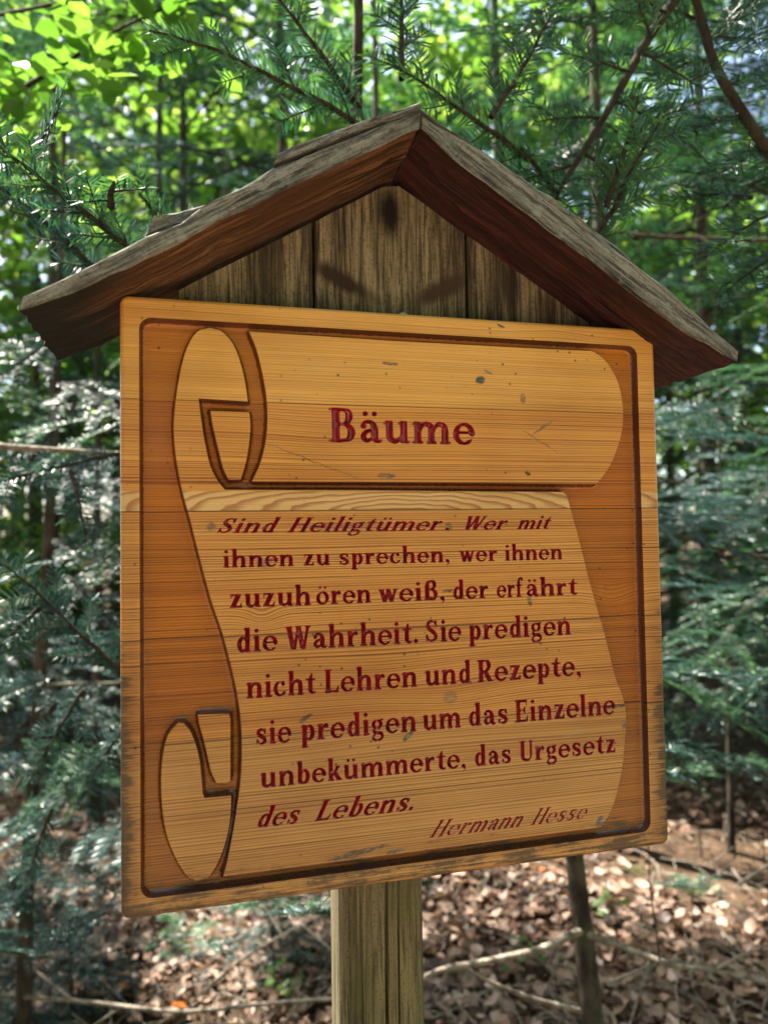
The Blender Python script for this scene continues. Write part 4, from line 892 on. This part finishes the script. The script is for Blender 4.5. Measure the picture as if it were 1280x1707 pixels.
for k, (a, b) in enumerate([((1170, 60), (1300, 70)), ((1180, 100), (1080, 130)), ((1210, 140), (1330, 130)), ((1230, 190), (1120, 235)), ((1250, 210), (1330, 300)), ((1160, 30), (1060, 0)), ((1280, 250), (1180, 300)), ((1200, 60), (1290, -30)), ((1255, 330), (1120, 330)), ((1300, 350), (1180, 420)), ((1310, 420), (1200, 500))]):
    B(t2, a, 1.03, b, .98+.03*(k % 3), 40+k, nside=6, sr=.45, droop=.12, fresh=.15, face=.5, r0=.0025)
for k in range(16):
    rs = np.random.RandomState(900+k); a = (rs.uniform(930, 1340), rs.uniform(-40, 400)); th = rs.uniform(2.2, 4.4); l = rs.uniform(110, 230)
    B(t2, a, rs.uniform(1.2, 1.7), (a[0]+math.cos(th)*l, a[1]-math.sin(th)*l*.6-20), rs.uniform(1.1, 1.5), 920+k, nside=8, sr=.45, droop=.12, fresh=.15, face=.45, r0=.0028)
# unseen boughs overhead, added to shade the roof
rs = np.random.RandomState(77)
for k in range(9):
    base = at(1620, -500, 1.5)+[rs.uniform(-.1, .1), 0, rs.uniform(-.3, .7)]; tgt = np.array([rs.uniform(-.9, .6), rs.uniform(-.1, 1.3), base[2]+rs.uniform(-.35, .2)])
    if in_gap(base, norm(tgt-base), np.linalg.norm(tgt-base)): continue
    o = put('branch', MID[k % 4], None); aim(o, base, tgt-base, (0, 0, 1), float(np.linalg.norm(tgt-base))); child(o, t2)
KD = 1.0
# ------------------------------------------------------------------ thin sapling at the left with drooping blue-green twigs
t3 = stem_tree('fir_sapling', [at(35, 1640, 1.75)*[1, 1, 0]+[0, 0, -.1], at(45, 1440, 1.75), at(72, 1050, 1.75), at(95, 640, 1.75), at(108, 200, 1.8)], [.019, .017, .014, .010, .005], 'thin leaning fir sapling left of the sign with drooping blue-green twigs', 'fir tree', M_bark)
L3 = dict(step=.003, ln=.021, w=.0022, ndl=M_ndl2, fresh=.15)
for k, (a, d1, b, d2, kw) in enumerate([((200, 758), 1.15, (-20, 812), 1.02, dict(nside=6, sr=.3)), ((115, 785), 1.05, (142, 905), 1.0, dict(nside=3, sr=.3)), ((215, 1125), 1.0, (-20, 915), .95, dict(nside=8, sr=.35, fresh=.6)),
    ((70, 1010), .97, (-10, 1090), .92, dict(nside=4, sr=.4, fresh=.7)), ((140, 1150), 1.15, (45, 1310), 1.1, dict(nside=7, sr=.4)), ((215, 1205), 1.15, (150, 1300), 1.1, dict(nside=4, sr=.5)), ((85, 1350), 1.2, (40, 1470), 1.2, dict(nside=5, sr=.5)),
    ((110, 960), 1.5, (235, 1080), 1.4, dict(nside=7, sr=.45)), ((80, 1130), 1.6, (-30, 1180), 1.45, dict(nside=7, sr=.45)), ((95, 640), 1.7, (230, 720), 1.5, dict(nside=8, sr=.45)), ((100, 560), 1.7, (-30, 650), 1.5, dict(nside=8, sr=.45)),
    ((60, 1250), 1.7, (-40, 1330), 1.5, dict(nside=7, sr=.45)), ((70, 1150), 1.7, (215, 1230), 1.55, dict(nside=8, sr=.45)), ((55, 1400), 1.7, (190, 1500), 1.5, dict(nside=8, sr=.45)), ((50, 1450), 1.7, (-40, 1560), 1.5, dict(nside=8, sr=.45)), ((100, 480), 1.75, (220, 560), 1.6, dict(nside=8, sr=.45)), ((105, 700), 1.7, (-30, 900), 1.55, dict(nside=8, sr=.45)), ((90, 900), 1.7, (205, 960), 1.6, dict(nside=8, sr=.45))]):
    B(t3, a, d1, b, d2, 100+k, **{**L3, 'droop': .12, 'face': .55, **kw})
for k in range(12):
    rs = np.random.RandomState(1300+k); a = (rs.uniform(40, 210), rs.uniform(520, 1450)); l = rs.uniform(90, 190); sg = rs.choice([-1, 1])
    B(t3, a, rs.uniform(1.4, 2.1), (a[0]+sg*l, a[1]+l*rs.uniform(-.1, .8)), rs.uniform(1.3, 2.0), 1320+k, nside=8, sr=.45, droop=.12, fresh=.2, face=.5, r0=.0028, ndl=M_ndl2 if k % 2 else M_ndl, step=.0036, ln=.022, w=.0024)
for k in range(11):
    rs = np.random.RandomState(1500+k); a = (rs.uniform(20, 190), rs.uniform(1330, 1560)); l = rs.uniform(80, 170); sg = rs.choice([-1, 1])
    B(t3, a, rs.uniform(1.35, 1.9), (a[0]+sg*l, a[1]+l*rs.uniform(.0, .7)), rs.uniform(1.25, 1.8), 1520+k, nside=8, sr=.45, droop=.15, fresh=.1, face=.4, r0=.0028, ndl=M_ndl2, step=.0034, ln=.022, w=.0024)
for k in range(16):
    rs = np.random.RandomState(1400+k); a = (rs.uniform(1200, 1360), rs.uniform(640, 1230)); l = rs.uniform(110, 220)
    B(t2, a, rs.uniform(1.5, 2.3), (a[0]-l, a[1]+l*rs.uniform(-.1, .6)), rs.uniform(1.4, 2.1), 1420+k, nside=9, sr=.45, droop=.12, fresh=.2, face=.5, r0=.003, ndl=M_ndl2 if k % 2 else M_ndl, step=.0036, ln=.022, w=.0024)
limb(t3, [at(-60, 740, 1.2), at(60, 748, 1.2), at(200, 757, 1.2), at(300, 760, 1.25)], (.006, .004), M_dead, 'dead_branch')
# ------------------------------------------------------------------ sapling stem at the lower right with dead side branches
t4 = stem_tree('bare_stem', [at(995, 1850, 1.40), at(986, 1690, 1.42), at(972, 1560, 1.44), at(958, 1440, 1.46), at(935, 1200, 1.5), at(925, 900, 1.55)], [.024, .0225, .0205, .019, .014, .008], 'dark upright bare stem right of the post carrying dead side branches', 'sapling', M_bark)
limb(t4, [at(968, 1552, 1.43), at(900, 1585, 1.38), at(820, 1602, 1.33), at(730, 1618, 1.30), at(690, 1640, 1.3)], (.0085, .004), M_dead, 'dead_branch')
limb(t4, [at(978, 1557, 1.43), at(1040, 1580, 1.38), at(1120, 1610, 1.32), at(1200, 1620, 1.30), at(1330, 1650, 1.25)], (.0075, .003), M_dead, 'dead_branch')
limb(t4, [at(985, 1690, 1.42), at(900, 1670, 1.4), at(820, 1640, 1.36), at(760, 1605, 1.33)], (.006, .002), M_dead, 'dead_branch')
limb(t4, [at(1195, 1615, 1.3), at(1240, 1590, 1.28), at(1330, 1560, 1.25)], (.003, .0015), M_dead, 'dead_branch')
limb(t4, [at(1100, 1604, 1.33), at(1090, 1530, 1.34), at(1083, 1480, 1.35), at(1080, 1390, 1.36)], (.002, .0012), M_bark, 'dead_branch')
rs = np.random.RandomState(61)
for k in range(11):
    zz = rs.uniform(.80, 1.25); b = np.array([.22+.02*k, 1.0, zz]) if False else at(945+rs.uniform(-8, 8), 1000+rs.uniform(-60, 330), 1.53); az = rs.uniform(1.5, 3.6) if k % 3 else rs.uniform(-.2, .4)
    o = put('branch', MID[k % 4], None); aim(o, b, (math.cos(az), math.sin(az)*.8, rs.uniform(-.25, .1)), (0, 0, 1), rs.uniform(.45, .75)); child(o, t4)  # live boughs hidden behind the panel, added to shade the litter
for k in range(10):
    zz = rs.uniform(.8, 1.15); az = rs.uniform(.1, 1.5)
    o = put('branch', MID[k % 4], None); aim(o, (.02, .42, zz), (math.cos(az), math.sin(az), rs.uniform(-.2, .15)), (0, 0, 1), rs.uniform(.5, .8)); child(o, t1)  # more boughs out of sight behind the panel, added for ground shade
# ------------------------------------------------------------------ beech sapling reaching in at the top left
t5 = stem_tree('beech_sapling', [at(-420, 1750, 1.9)*[1, 1, 0]+[0, 0, -.1], at(-380, 700, 1.7), at(-260, 330, 1.5)], [.02, .014, .008], 'beech sapling at top left with broad fresh green leaves on a slanting twig', 'tree', M_beech)
limb(t5, [at(-260, 330, 1.5), at(-20, 180, 1.4), at(100, 110, 1.38), at(200, 45, 1.36), at(330, -10, 1.38)], (.007, .002))
limb(t5, [at(-300, 100, 1.6), at(-30, 30, 1.5), at(120, 0, 1.45), at(260, -40, 1.45)], (.006, .002))
rs = np.random.RandomState(5); C = []
for _ in range(150):
    u = rs.rand(); p = at(-60+380*u+rs.normal(0, 40), 185-180*u+rs.normal(0, 62), 1.38+rs.normal(0, .09)); C.append(p)
C = np.array(C); v, q = leaf_quads(C, norm(np.array([0, 0, 1.0])+rs.normal(0, .35, C.shape)), .058*rs.uniform(.7, 1.25, len(C)), rs, .14, .66)
o = put('leaves', mesh_np('leaves', v, q, [M_leaf], attrs={'tint': np.repeat(np.clip(rs.normal(.25, .2, len(C)), 0, 1), 6)}), None); child(o, t5)

# ================================================================== firs of the thicket
SMALL = [bough_mesh(.35, 90+i, 9, .5, .0035, .02, .0022, .15, .003, True, M_ndl2, .15) for i in range(2)]
SMALL = [m for m in SMALL]
GR = 'young firs in the blurred thicket behind the sign'
def W(px, d): p = at(px, 853, d); return float(p[0]), float(p[1])
seq = [  # px, distance, height, trunk radius, boughs, template, zmin, bare_below, label
 (265, 4.2, 5.2, .055, 64, MID, .9, 0, 'dark straight fir left of the roof with level boughs'),
 (845, 5.2, 8.0, .075, 56, FAR, 1.9, 0, 'tall fir with a straight trunk rising behind the right end of the ridge'),
 (1330, 2.7, 4.2, .05, 66, MID, .95, 0, 'bushy fir at the right edge behind the eave'),
 (1180, 3.6, 5.2, .05, 66, MID, .9, 1.0, 'fir with bare lower boughs right of the panel'),
 (480, 3.4, 5.2, .045, 50, MID, 1.7, 0, 'fir rising directly behind the left roof slope'),
 (1010, 3.0, 5.0, .05, 56, MID, 1.6, .0, 'dark dense fir behind the right roof slope'),
 (310, 3.5, 5.4, .04, 50, MID, 1.8, 0, 'fir with drooping level boughs behind the left eave and beech twig'),
 (90, 3.9, 5.6, .045, 54, MID, 1.7, 0, 'fir standing in the left background behind the beech leaves'),
 (640, 4.3, 6.0, .05, 50, MID, 2.3, 0, 'fir whose top fills the gap above the ridge'),
 (-60, 2.9, 4.0, .045, 60, MID, .75, 0, 'bushy fir at the left edge behind the sapling'),
 (160, 3.3, 2.8, .03, 44, MID, .85, 0, 'short fir just left of the panel behind the sapling'),
 (1200, 2.9, 2.3, .013, 36, MID, 1.0, 0, 'small fir peeping out beside the right edge of the panel'),
]
for k, (px, d, h, r, nb, tm, zm, bb, lab) in enumerate(seq):
    x, y = W(px, d); conifer('fir_tree', x, y, h, r, nb, tm, 200+k, lab, None, zm, .30, .30, bare_below=bb)
rs = np.random.RandomState(3)
for k, (px, d, h) in enumerate([(60, 5.6, 4.2), (600, 6.4, 6), (1010, 4.6, 4), (1240, 5.8, 5), (1420, 4.4, 3.4), (-160, 4.6, 3.6), (300, 7.6, 7), (760, 8.2, 8), (1120, 7.4, 7), (-60, 8.4, 6), (1360, 8, 7)]):
    x, y = W(px, d); conifer('fir_tree', x, y, h, .06, 44 if d < 6 else 40, FAR, 300+k, 'young fir among the blurred thicket behind the sign', GR, .5, .26, .35)
# ================================================================== broadleaf trees farther back
GB = 'sunlit beeches behind the firs'
for k, (px, d, h, cz, rx, rz) in enumerate([(380, 6.0, 6, 3.2, 1.5, 1.7), (120, 6.5, 7, 3.6, 1.8, 2.0), (560, 7.5, 8, 4.2, 1.8, 2.2), (30, 9.5, 9, 4.4, 2.2, 2.8), (760, 9.0, 9, 4.6, 2.0, 2.6), (980, 7.0, 8, 4.6, 1.7, 2.0), (1180, 9.0, 9, 3.8, 2.2, 2.8), (1400, 7.5, 8, 3.2, 1.9, 2.4), (300, 11, 10, 4.4, 2.4, 3.4), (640, 12, 11, 5.0, 2.6, 3.4), (1050, 12, 11, 4.2, 2.6, 3.6), (-200, 8, 8, 3.4, 2.0, 2.6), (1330, 12, 10, 4, 2.6, 3.6), (1560, 10, 9, 3.6, 2.4, 3), (200, 7.5, 9, 6.0, 1.8, 1.8), (470, 8.5, 10, 6.6, 2.2, 2.0), (680, 8.5, 9, 6.6, 1.6, 1.5), (60, 9.5, 10, 7.5, 2.0, 1.6)]):
    x, y = W(px, d); broadleaf('beech_tree', x, y, h, .07+.005*d, cz, rx, rz, 400+k, 'leafy beech glowing green in the background behind the firs', GB, crown=k)
x, y = W(985, 8.0); broadleaf('beech_tree', x, y, 9, .17, 7.2, 2.0, 1.6, 450, 'pale thick beech trunk seen between fir boughs right of the ridge', None, crown=1, lean=(.3, 0))
# low leafy bushes between the trunks
for k, (px, d, rx, rz) in enumerate([(150, 5.0, .8, .7), (40, 6.5, 1.0, .9), (1350, 8.4, 1.1, 1.0), (-120, 6.2, 1.1, 1.0), (700, 7, 1.2, 1.0), (420, 6.6, 1.0, .9)]):
    x, y = W(px, d); z = float(gh(x, y)); root = tag(empty('leafy_bush', (x, y, z)), 'low leafy bush in the blurred undergrowth behind the sign', 'bush', 'low bushes of the undergrowth')
    o = put('foliage', CROWNS[k % 3][0], root, (0, 0, .95)); o.scale = (rx, rx, rz); o.rotation_euler = (0, 0, k*1.3)
    tm, P = trunk_mesh(.9, .018, 500+k, 6, mat=M_twig); put('stem', tm, root)
# the far wood closing the view: one mass
rs = np.random.RandomState(9); n = 150000; az = rs.uniform(-math.pi, math.pi, n)+YAW; dd = rs.uniform(15, 25, n)*np.where(np.abs(az-YAW) < 1.3, 1, .75); zc = rs.beta(1.1, 1.35, n)*21
keep = (np.sin(az*23+np.sin(zc*.9)*1.5)+np.sin(zc*2.1+az*9)+rs.normal(0, .5, n)) > -.22
back = np.abs(az-YAW) > 1.25; keep |= back & (rs.rand(n) < .4)  # unseen arc behind the camera, added to block sky light
C = np.stack([CAM[0]+np.sin(az)*dd, CAM[1]+np.cos(az)*dd, zc+.1], -1)[keep]; v, q = leaf_quads(C, norm(np.array([0, -.3, 1.0])+rs.normal(0, .6, C.shape)), np.where(np.abs(az[keep]-YAW) > 1.25, rs.uniform(.25, .45, len(C)), rs.uniform(.11, .24, len(C))), rs)
tag(put('far_woods', mesh_np('far_woods', v, q, [M_far], attrs={'tint': np.repeat(np.clip(rs.normal(.5, .25, len(C)), 0, 1), 6)})), kind='stuff')

# ================================================================== forest floor
def litter_mat():
    N = NT('dry_leaves'); t = N.attr('tint')
    col = N.ramp(t, [(0, (.025, .014, .010)), (.25, (.085, .046, .030)), (.5, (.24, .150, .105)), (.72, (.40, .275, .205)), (.9, (.52, .405, .33)), (1, (.42, .12, .022))])
    return N.done(N.leafy(col, N.mix(.5, col, (.5, .25, .10)), .22, .5, .4))
M_lit = litter_mat()
def litter(n, d0, d1, seed, s0):
    rs = np.random.RandomState(seed); a = rs.uniform(-.72, .72, n)+YAW; d = d0*(d1/d0)**rs.rand(n)**.8
    x = CAM[0]+np.sin(a)*d; y = CAM[1]+np.cos(a)*d; z = gh(x, y)+rs.uniform(.002, .045, n)
    Nn = norm(np.stack([rs.normal(0, .45, n), rs.normal(0, .45, n), np.ones(n)], -1)); sz = s0*rs.uniform(.35, 1.3, n)
    C = np.stack([x, y, z], -1); t = norm(np.cross(Nn, rs.normal(0, 1, (n, 3)))); b = np.cross(Nn, t); u = np.linspace(-.5, .5, 5); wd = np.array([.04, .30, .34, .22, .02]); cu = rs.uniform(-.1, .5, n); cl = rs.uniform(-.2, .5, n)
    keep = (np.sin(x*3.1+1.3*np.sin(y*2.7))+np.sin(y*4.3+x*1.7)+rs.normal(0, .7, n)) > -.5; C, t, b, Nn, sz, cu, cl = [q[keep] for q in (C, t, b, Nn, sz, cu, cl)]; n = len(C)
    V = []
    for k in range(5):
        for sgn in (-1, 0, 1):
            V.append(C+t*(u[k]*sz)[:, None]+b*(sgn*wd[k]*sz)[:, None]+Nn*(sz*(cu*(u[k]**2)*1.6+cl*abs(sgn)*wd[k]))[:, None])
    V = np.stack(V, 1).reshape(-1, 3); Q = []; o = np.arange(n)[:, None]*15
    for k in range(4):
        for j in range(2): Q.append(o+[k*3+j, k*3+j+1, k*3+j+4, k*3+j+3])
    t_ = np.clip(rs.beta(1.5, 1.9, n), 0, .93); t_[rs.rand(n) < .006] = 1
    return V, np.vstack(Q), np.repeat(t_, 15)
parts = [litter(30000, 1.2, 7.5, 21, .046), litter(4500, .25, 1.6, 22, .05)]
o1 = len(parts[0][0])
tag(put('leaf_litter', mesh_np('leaf_litter', np.vstack([parts[0][0], parts[1][0]]), np.vstack([parts[0][1], parts[1][1]+o1]), [M_lit], smooth=True, attrs={'tint': np.concatenate([parts[0][2], parts[1][2]])})), kind='stuff')
rs = np.random.RandomState(33); V = []; Q = []; off = 0
for k in range(1100):
    a = rs.uniform(-.7, .7)+YAW; d = 1.3*(6/1.3)**rs.rand(); x = CAM[0]+math.sin(a)*d; y = CAM[1]+math.cos(a)*d; l = rs.uniform(.08, .45); th = rs.uniform(0, 6.28); s = np.linspace(0, 1, 5)
    P = np.stack([x+math.cos(th)*l*s+np.cumsum(rs.normal(0, .006, 5)), y+math.sin(th)*l*s+np.cumsum(rs.normal(0, .006, 5)), np.zeros(5)], -1); P[:, 2] = gh(P[:, 0], P[:, 1])+.02+rs.uniform(0, .05)+np.array([0, .5, .8, .5, 0])*rs.uniform(0, .05)
    v, q = tube(P, np.linspace(1, .45, 5)*rs.uniform(.0012, .0035), 4); V.append(v); Q.append(q+off); off += len(v)
tag(put('twig_litter', mesh_np('twig_litter', np.vstack(V), np.vstack(Q), [M_dead], smooth=True)), kind='stuff')
# fallen branches, one by one
def fallen(pts, r, label, forks=(), mat=None):
    P = np.array([at(*p) for p in pts]); c = P[0].copy(); c[2] = float(gh(c[0], c[1])); root = tag(empty('fallen_branch', c), label, 'fallen branch')
    limb(root, list(P), r, mat or M_dead, 'stem')
    for f in forks: limb(root, [at(*p) for p in f], (r[1]*1.1, .0012), mat or M_dead, 'side_twig')
fallen([(-60, 1655, 1.75), (120, 1668, 1.72), (300, 1690, 1.7), (460, 1672, 1.72), (580, 1665, 1.75)], (.006, .004), 'long grey fallen branch lying across the litter left of the post', [[(120, 1668, 1.72), (60, 1620, 1.75), (30, 1590, 1.8)], [(200, 1680, 1.72), (130, 1730, 1.62)]])
fallen([(330, 1662, 1.9), (400, 1600, 1.92), (470, 1560, 1.95), (545, 1520, 1.98)], (.005, .003), 'pale forked fallen branch leaning up beside the left of the post', [[(395, 1605, 1.92), (420, 1700, 1.85)], [(470, 1560, 1.95), (440, 1510, 2.0), (390, 1480, 2.05)], [(500, 1540, 1.96), (560, 1590, 1.9)]])
fallen([(-40, 1590, 1.95), (110, 1600, 1.95), (230, 1560, 2.0), (380, 1590, 2.0)], (.004, .002), 'thin curved fallen twig behind the long grey branch at lower left')
fallen([(60, 1770, 1.55), (190, 1745, 1.55), (330, 1705, 1.6), (470, 1712, 1.6)], (.004, .002), 'brown fallen branch at the bottom edge left of the post', [[(190, 1745, 1.55), (120, 1690, 1.6)]])
fallen([(1010, 1640, 1.75), (1110, 1600, 1.8), (1300, 1625, 1.8)], (.004, .002), 'slender fallen twig on sunlit leaves at lower right')
fallen([(1230, 1475, 2.2), (1270, 1450, 2.2), (1330, 1410, 2.2)], (.006, .004), 'short pale stick poking out of the litter at the right edge')
fallen([(-30, 1160, 2.2), (90, 1142, 2.2), (200, 1140, 2.2)], (.009, .006), 'mossy dead branch hanging level left of the panel', mat=M_bark)
for k, (pts, lab) in enumerate([([(1100, 640, 1.9), (1180, 690, 1.9), (1330, 745, 1.9)], 'bare dark branch sloping down just under the right eave'), ([(1085, 880, 2.0), (1200, 915, 2.0), (1330, 940, 2.0)], 'bare grey branch level with the poem right of the panel'), ([(1080, 790, 2.6), (1200, 830, 2.6), (1340, 860, 2.6)], 'bare branch crossing the blur right of the heading'), ([(940, 375, 2.1), (1090, 395, 2.1), (1330, 402, 2.1)], 'dark level branch above the right roof slope'), ([(1120, 1080, 2.4), (1200, 1110, 2.4), (1330, 1140, 2.4)], 'bare branch right of the lower poem lines')]):
    P = np.array([at(*p) for p in pts]); root = tag(empty('dead_branch', P[0]), lab, 'branch'); limb(root, list(P), (.004, .008), M_bark, 'stem')
    for j in range(4):
        t = rs.uniform(.1, .8); b = P[0]+(P[-1]-P[0])*t; limb(root, [b, b+np.array([rs.uniform(-.1, .1), rs.uniform(-.1, .1), rs.uniform(-.08, -.02)])*.8, b+np.array([rs.uniform(-.2, .2), rs.uniform(-.2, .2), rs.uniform(-.16, .02)])], (.002, .001), M_bark, 'side_twig')
for px, d, h, lab in ((120, 2.0, .42, 'low bushy dark fir seedling at the lower left over the long grey branch'), (440, 2.25, .38, 'low dark fir seedling left of the post under the panel'), (-10, 1.85, .5, 'low dark fir seedling at the left picture edge near the bottom')):
    x, y = W(px, d); conifer('fir_seedling', x, y, h, .006, 22, SMALL, 800+px, lab, None, .05, .35, .16, cat='seedling')
# sunlit little fir seedlings over the litter
for k, (px, py, d, h, lab) in enumerate([(1150, 1480, 2.25, .16, 'tiny fir seedling shining pale in the sun right of the bare stem'), (1160, 1290, 2.8, .30, 'little fir seedling beside the lower right corner of the panel'), (1265, 1275, 2.7, .30, 'bright fir seedling at the right edge above the dark litter'), (310, 1560, 1.95, .20, 'small fir seedling under the lower left corner of the panel'), (445, 1500, 2.05, .15, 'fir seedling close under the bottom edge left of the post')]):
    top = at(px, py, d); g0 = np.array([top[0]+.03, top[1]+.02, float(gh(top[0], top[1]))]); root = tag(empty('fir_seedling', g0), lab, 'seedling')
    limb(root, [g0-[0, 0, .02], (g0+top)/2, top], (.003, .0015), M_twig, 'stem')
    for j in range(5):
        az = j*1.35+k; tip = top+np.array([math.cos(az)*.10, math.sin(az)*.10, rs.uniform(-.02, .03)]); bough_between(root, top, tip, 700+k*7+j, nside=3, sr=.5, step=.003, ln=.02, w=.0028, droop=.1, fresh=.6, ndl=M_ndl, face=.1, r0=.0015)
for k, (px, py, lab) in enumerate([(1010, 1490, 'pale green leafy seedling right of the bare stem'), (865, 1560, 'bright green weed on sunlit litter between post and bare stem'), (475, 1590, 'yellow-green weed under the pale forked branch'), (670, 1690, 'little green weed at the foot of the post')]):
    d = (HZ+.05)*FPX/(py-800); p = at(px, py, d); p[2] = float(gh(p[0], p[1])); root = tag(empty('green_weed', p), lab, 'weed')
    C = np.array([[rs.normal(0, .035), rs.normal(0, .035), .05+rs.uniform(0, .05)] for _ in range(9)]); v, q = leaf_quads(C, norm(np.array([0, 0, 1.0])+rs.normal(0, .3, C.shape)), rs.uniform(.025, .05, 9), rs, .1, .7)
    put('leaves', mesh_np('leaves', v, q, [M_leaf2], attrs={'tint': np.repeat(rs.uniform(.5, 1, 9), 6)}), root)
    V = []; Q = []; off = 0
    for c in C: vv, qq = tube(np.array([[0, 0, -.01], c*[.5, .5, .6], c]), [.0012, .001, .0008], 4); V.append(vv); Q.append(qq+off); off += len(vv)
    put('stem', mesh_np('stem', np.vstack(V), np.vstack(Q), [M_leaf2], attrs={'tint': np.full(off, .4)}), root)
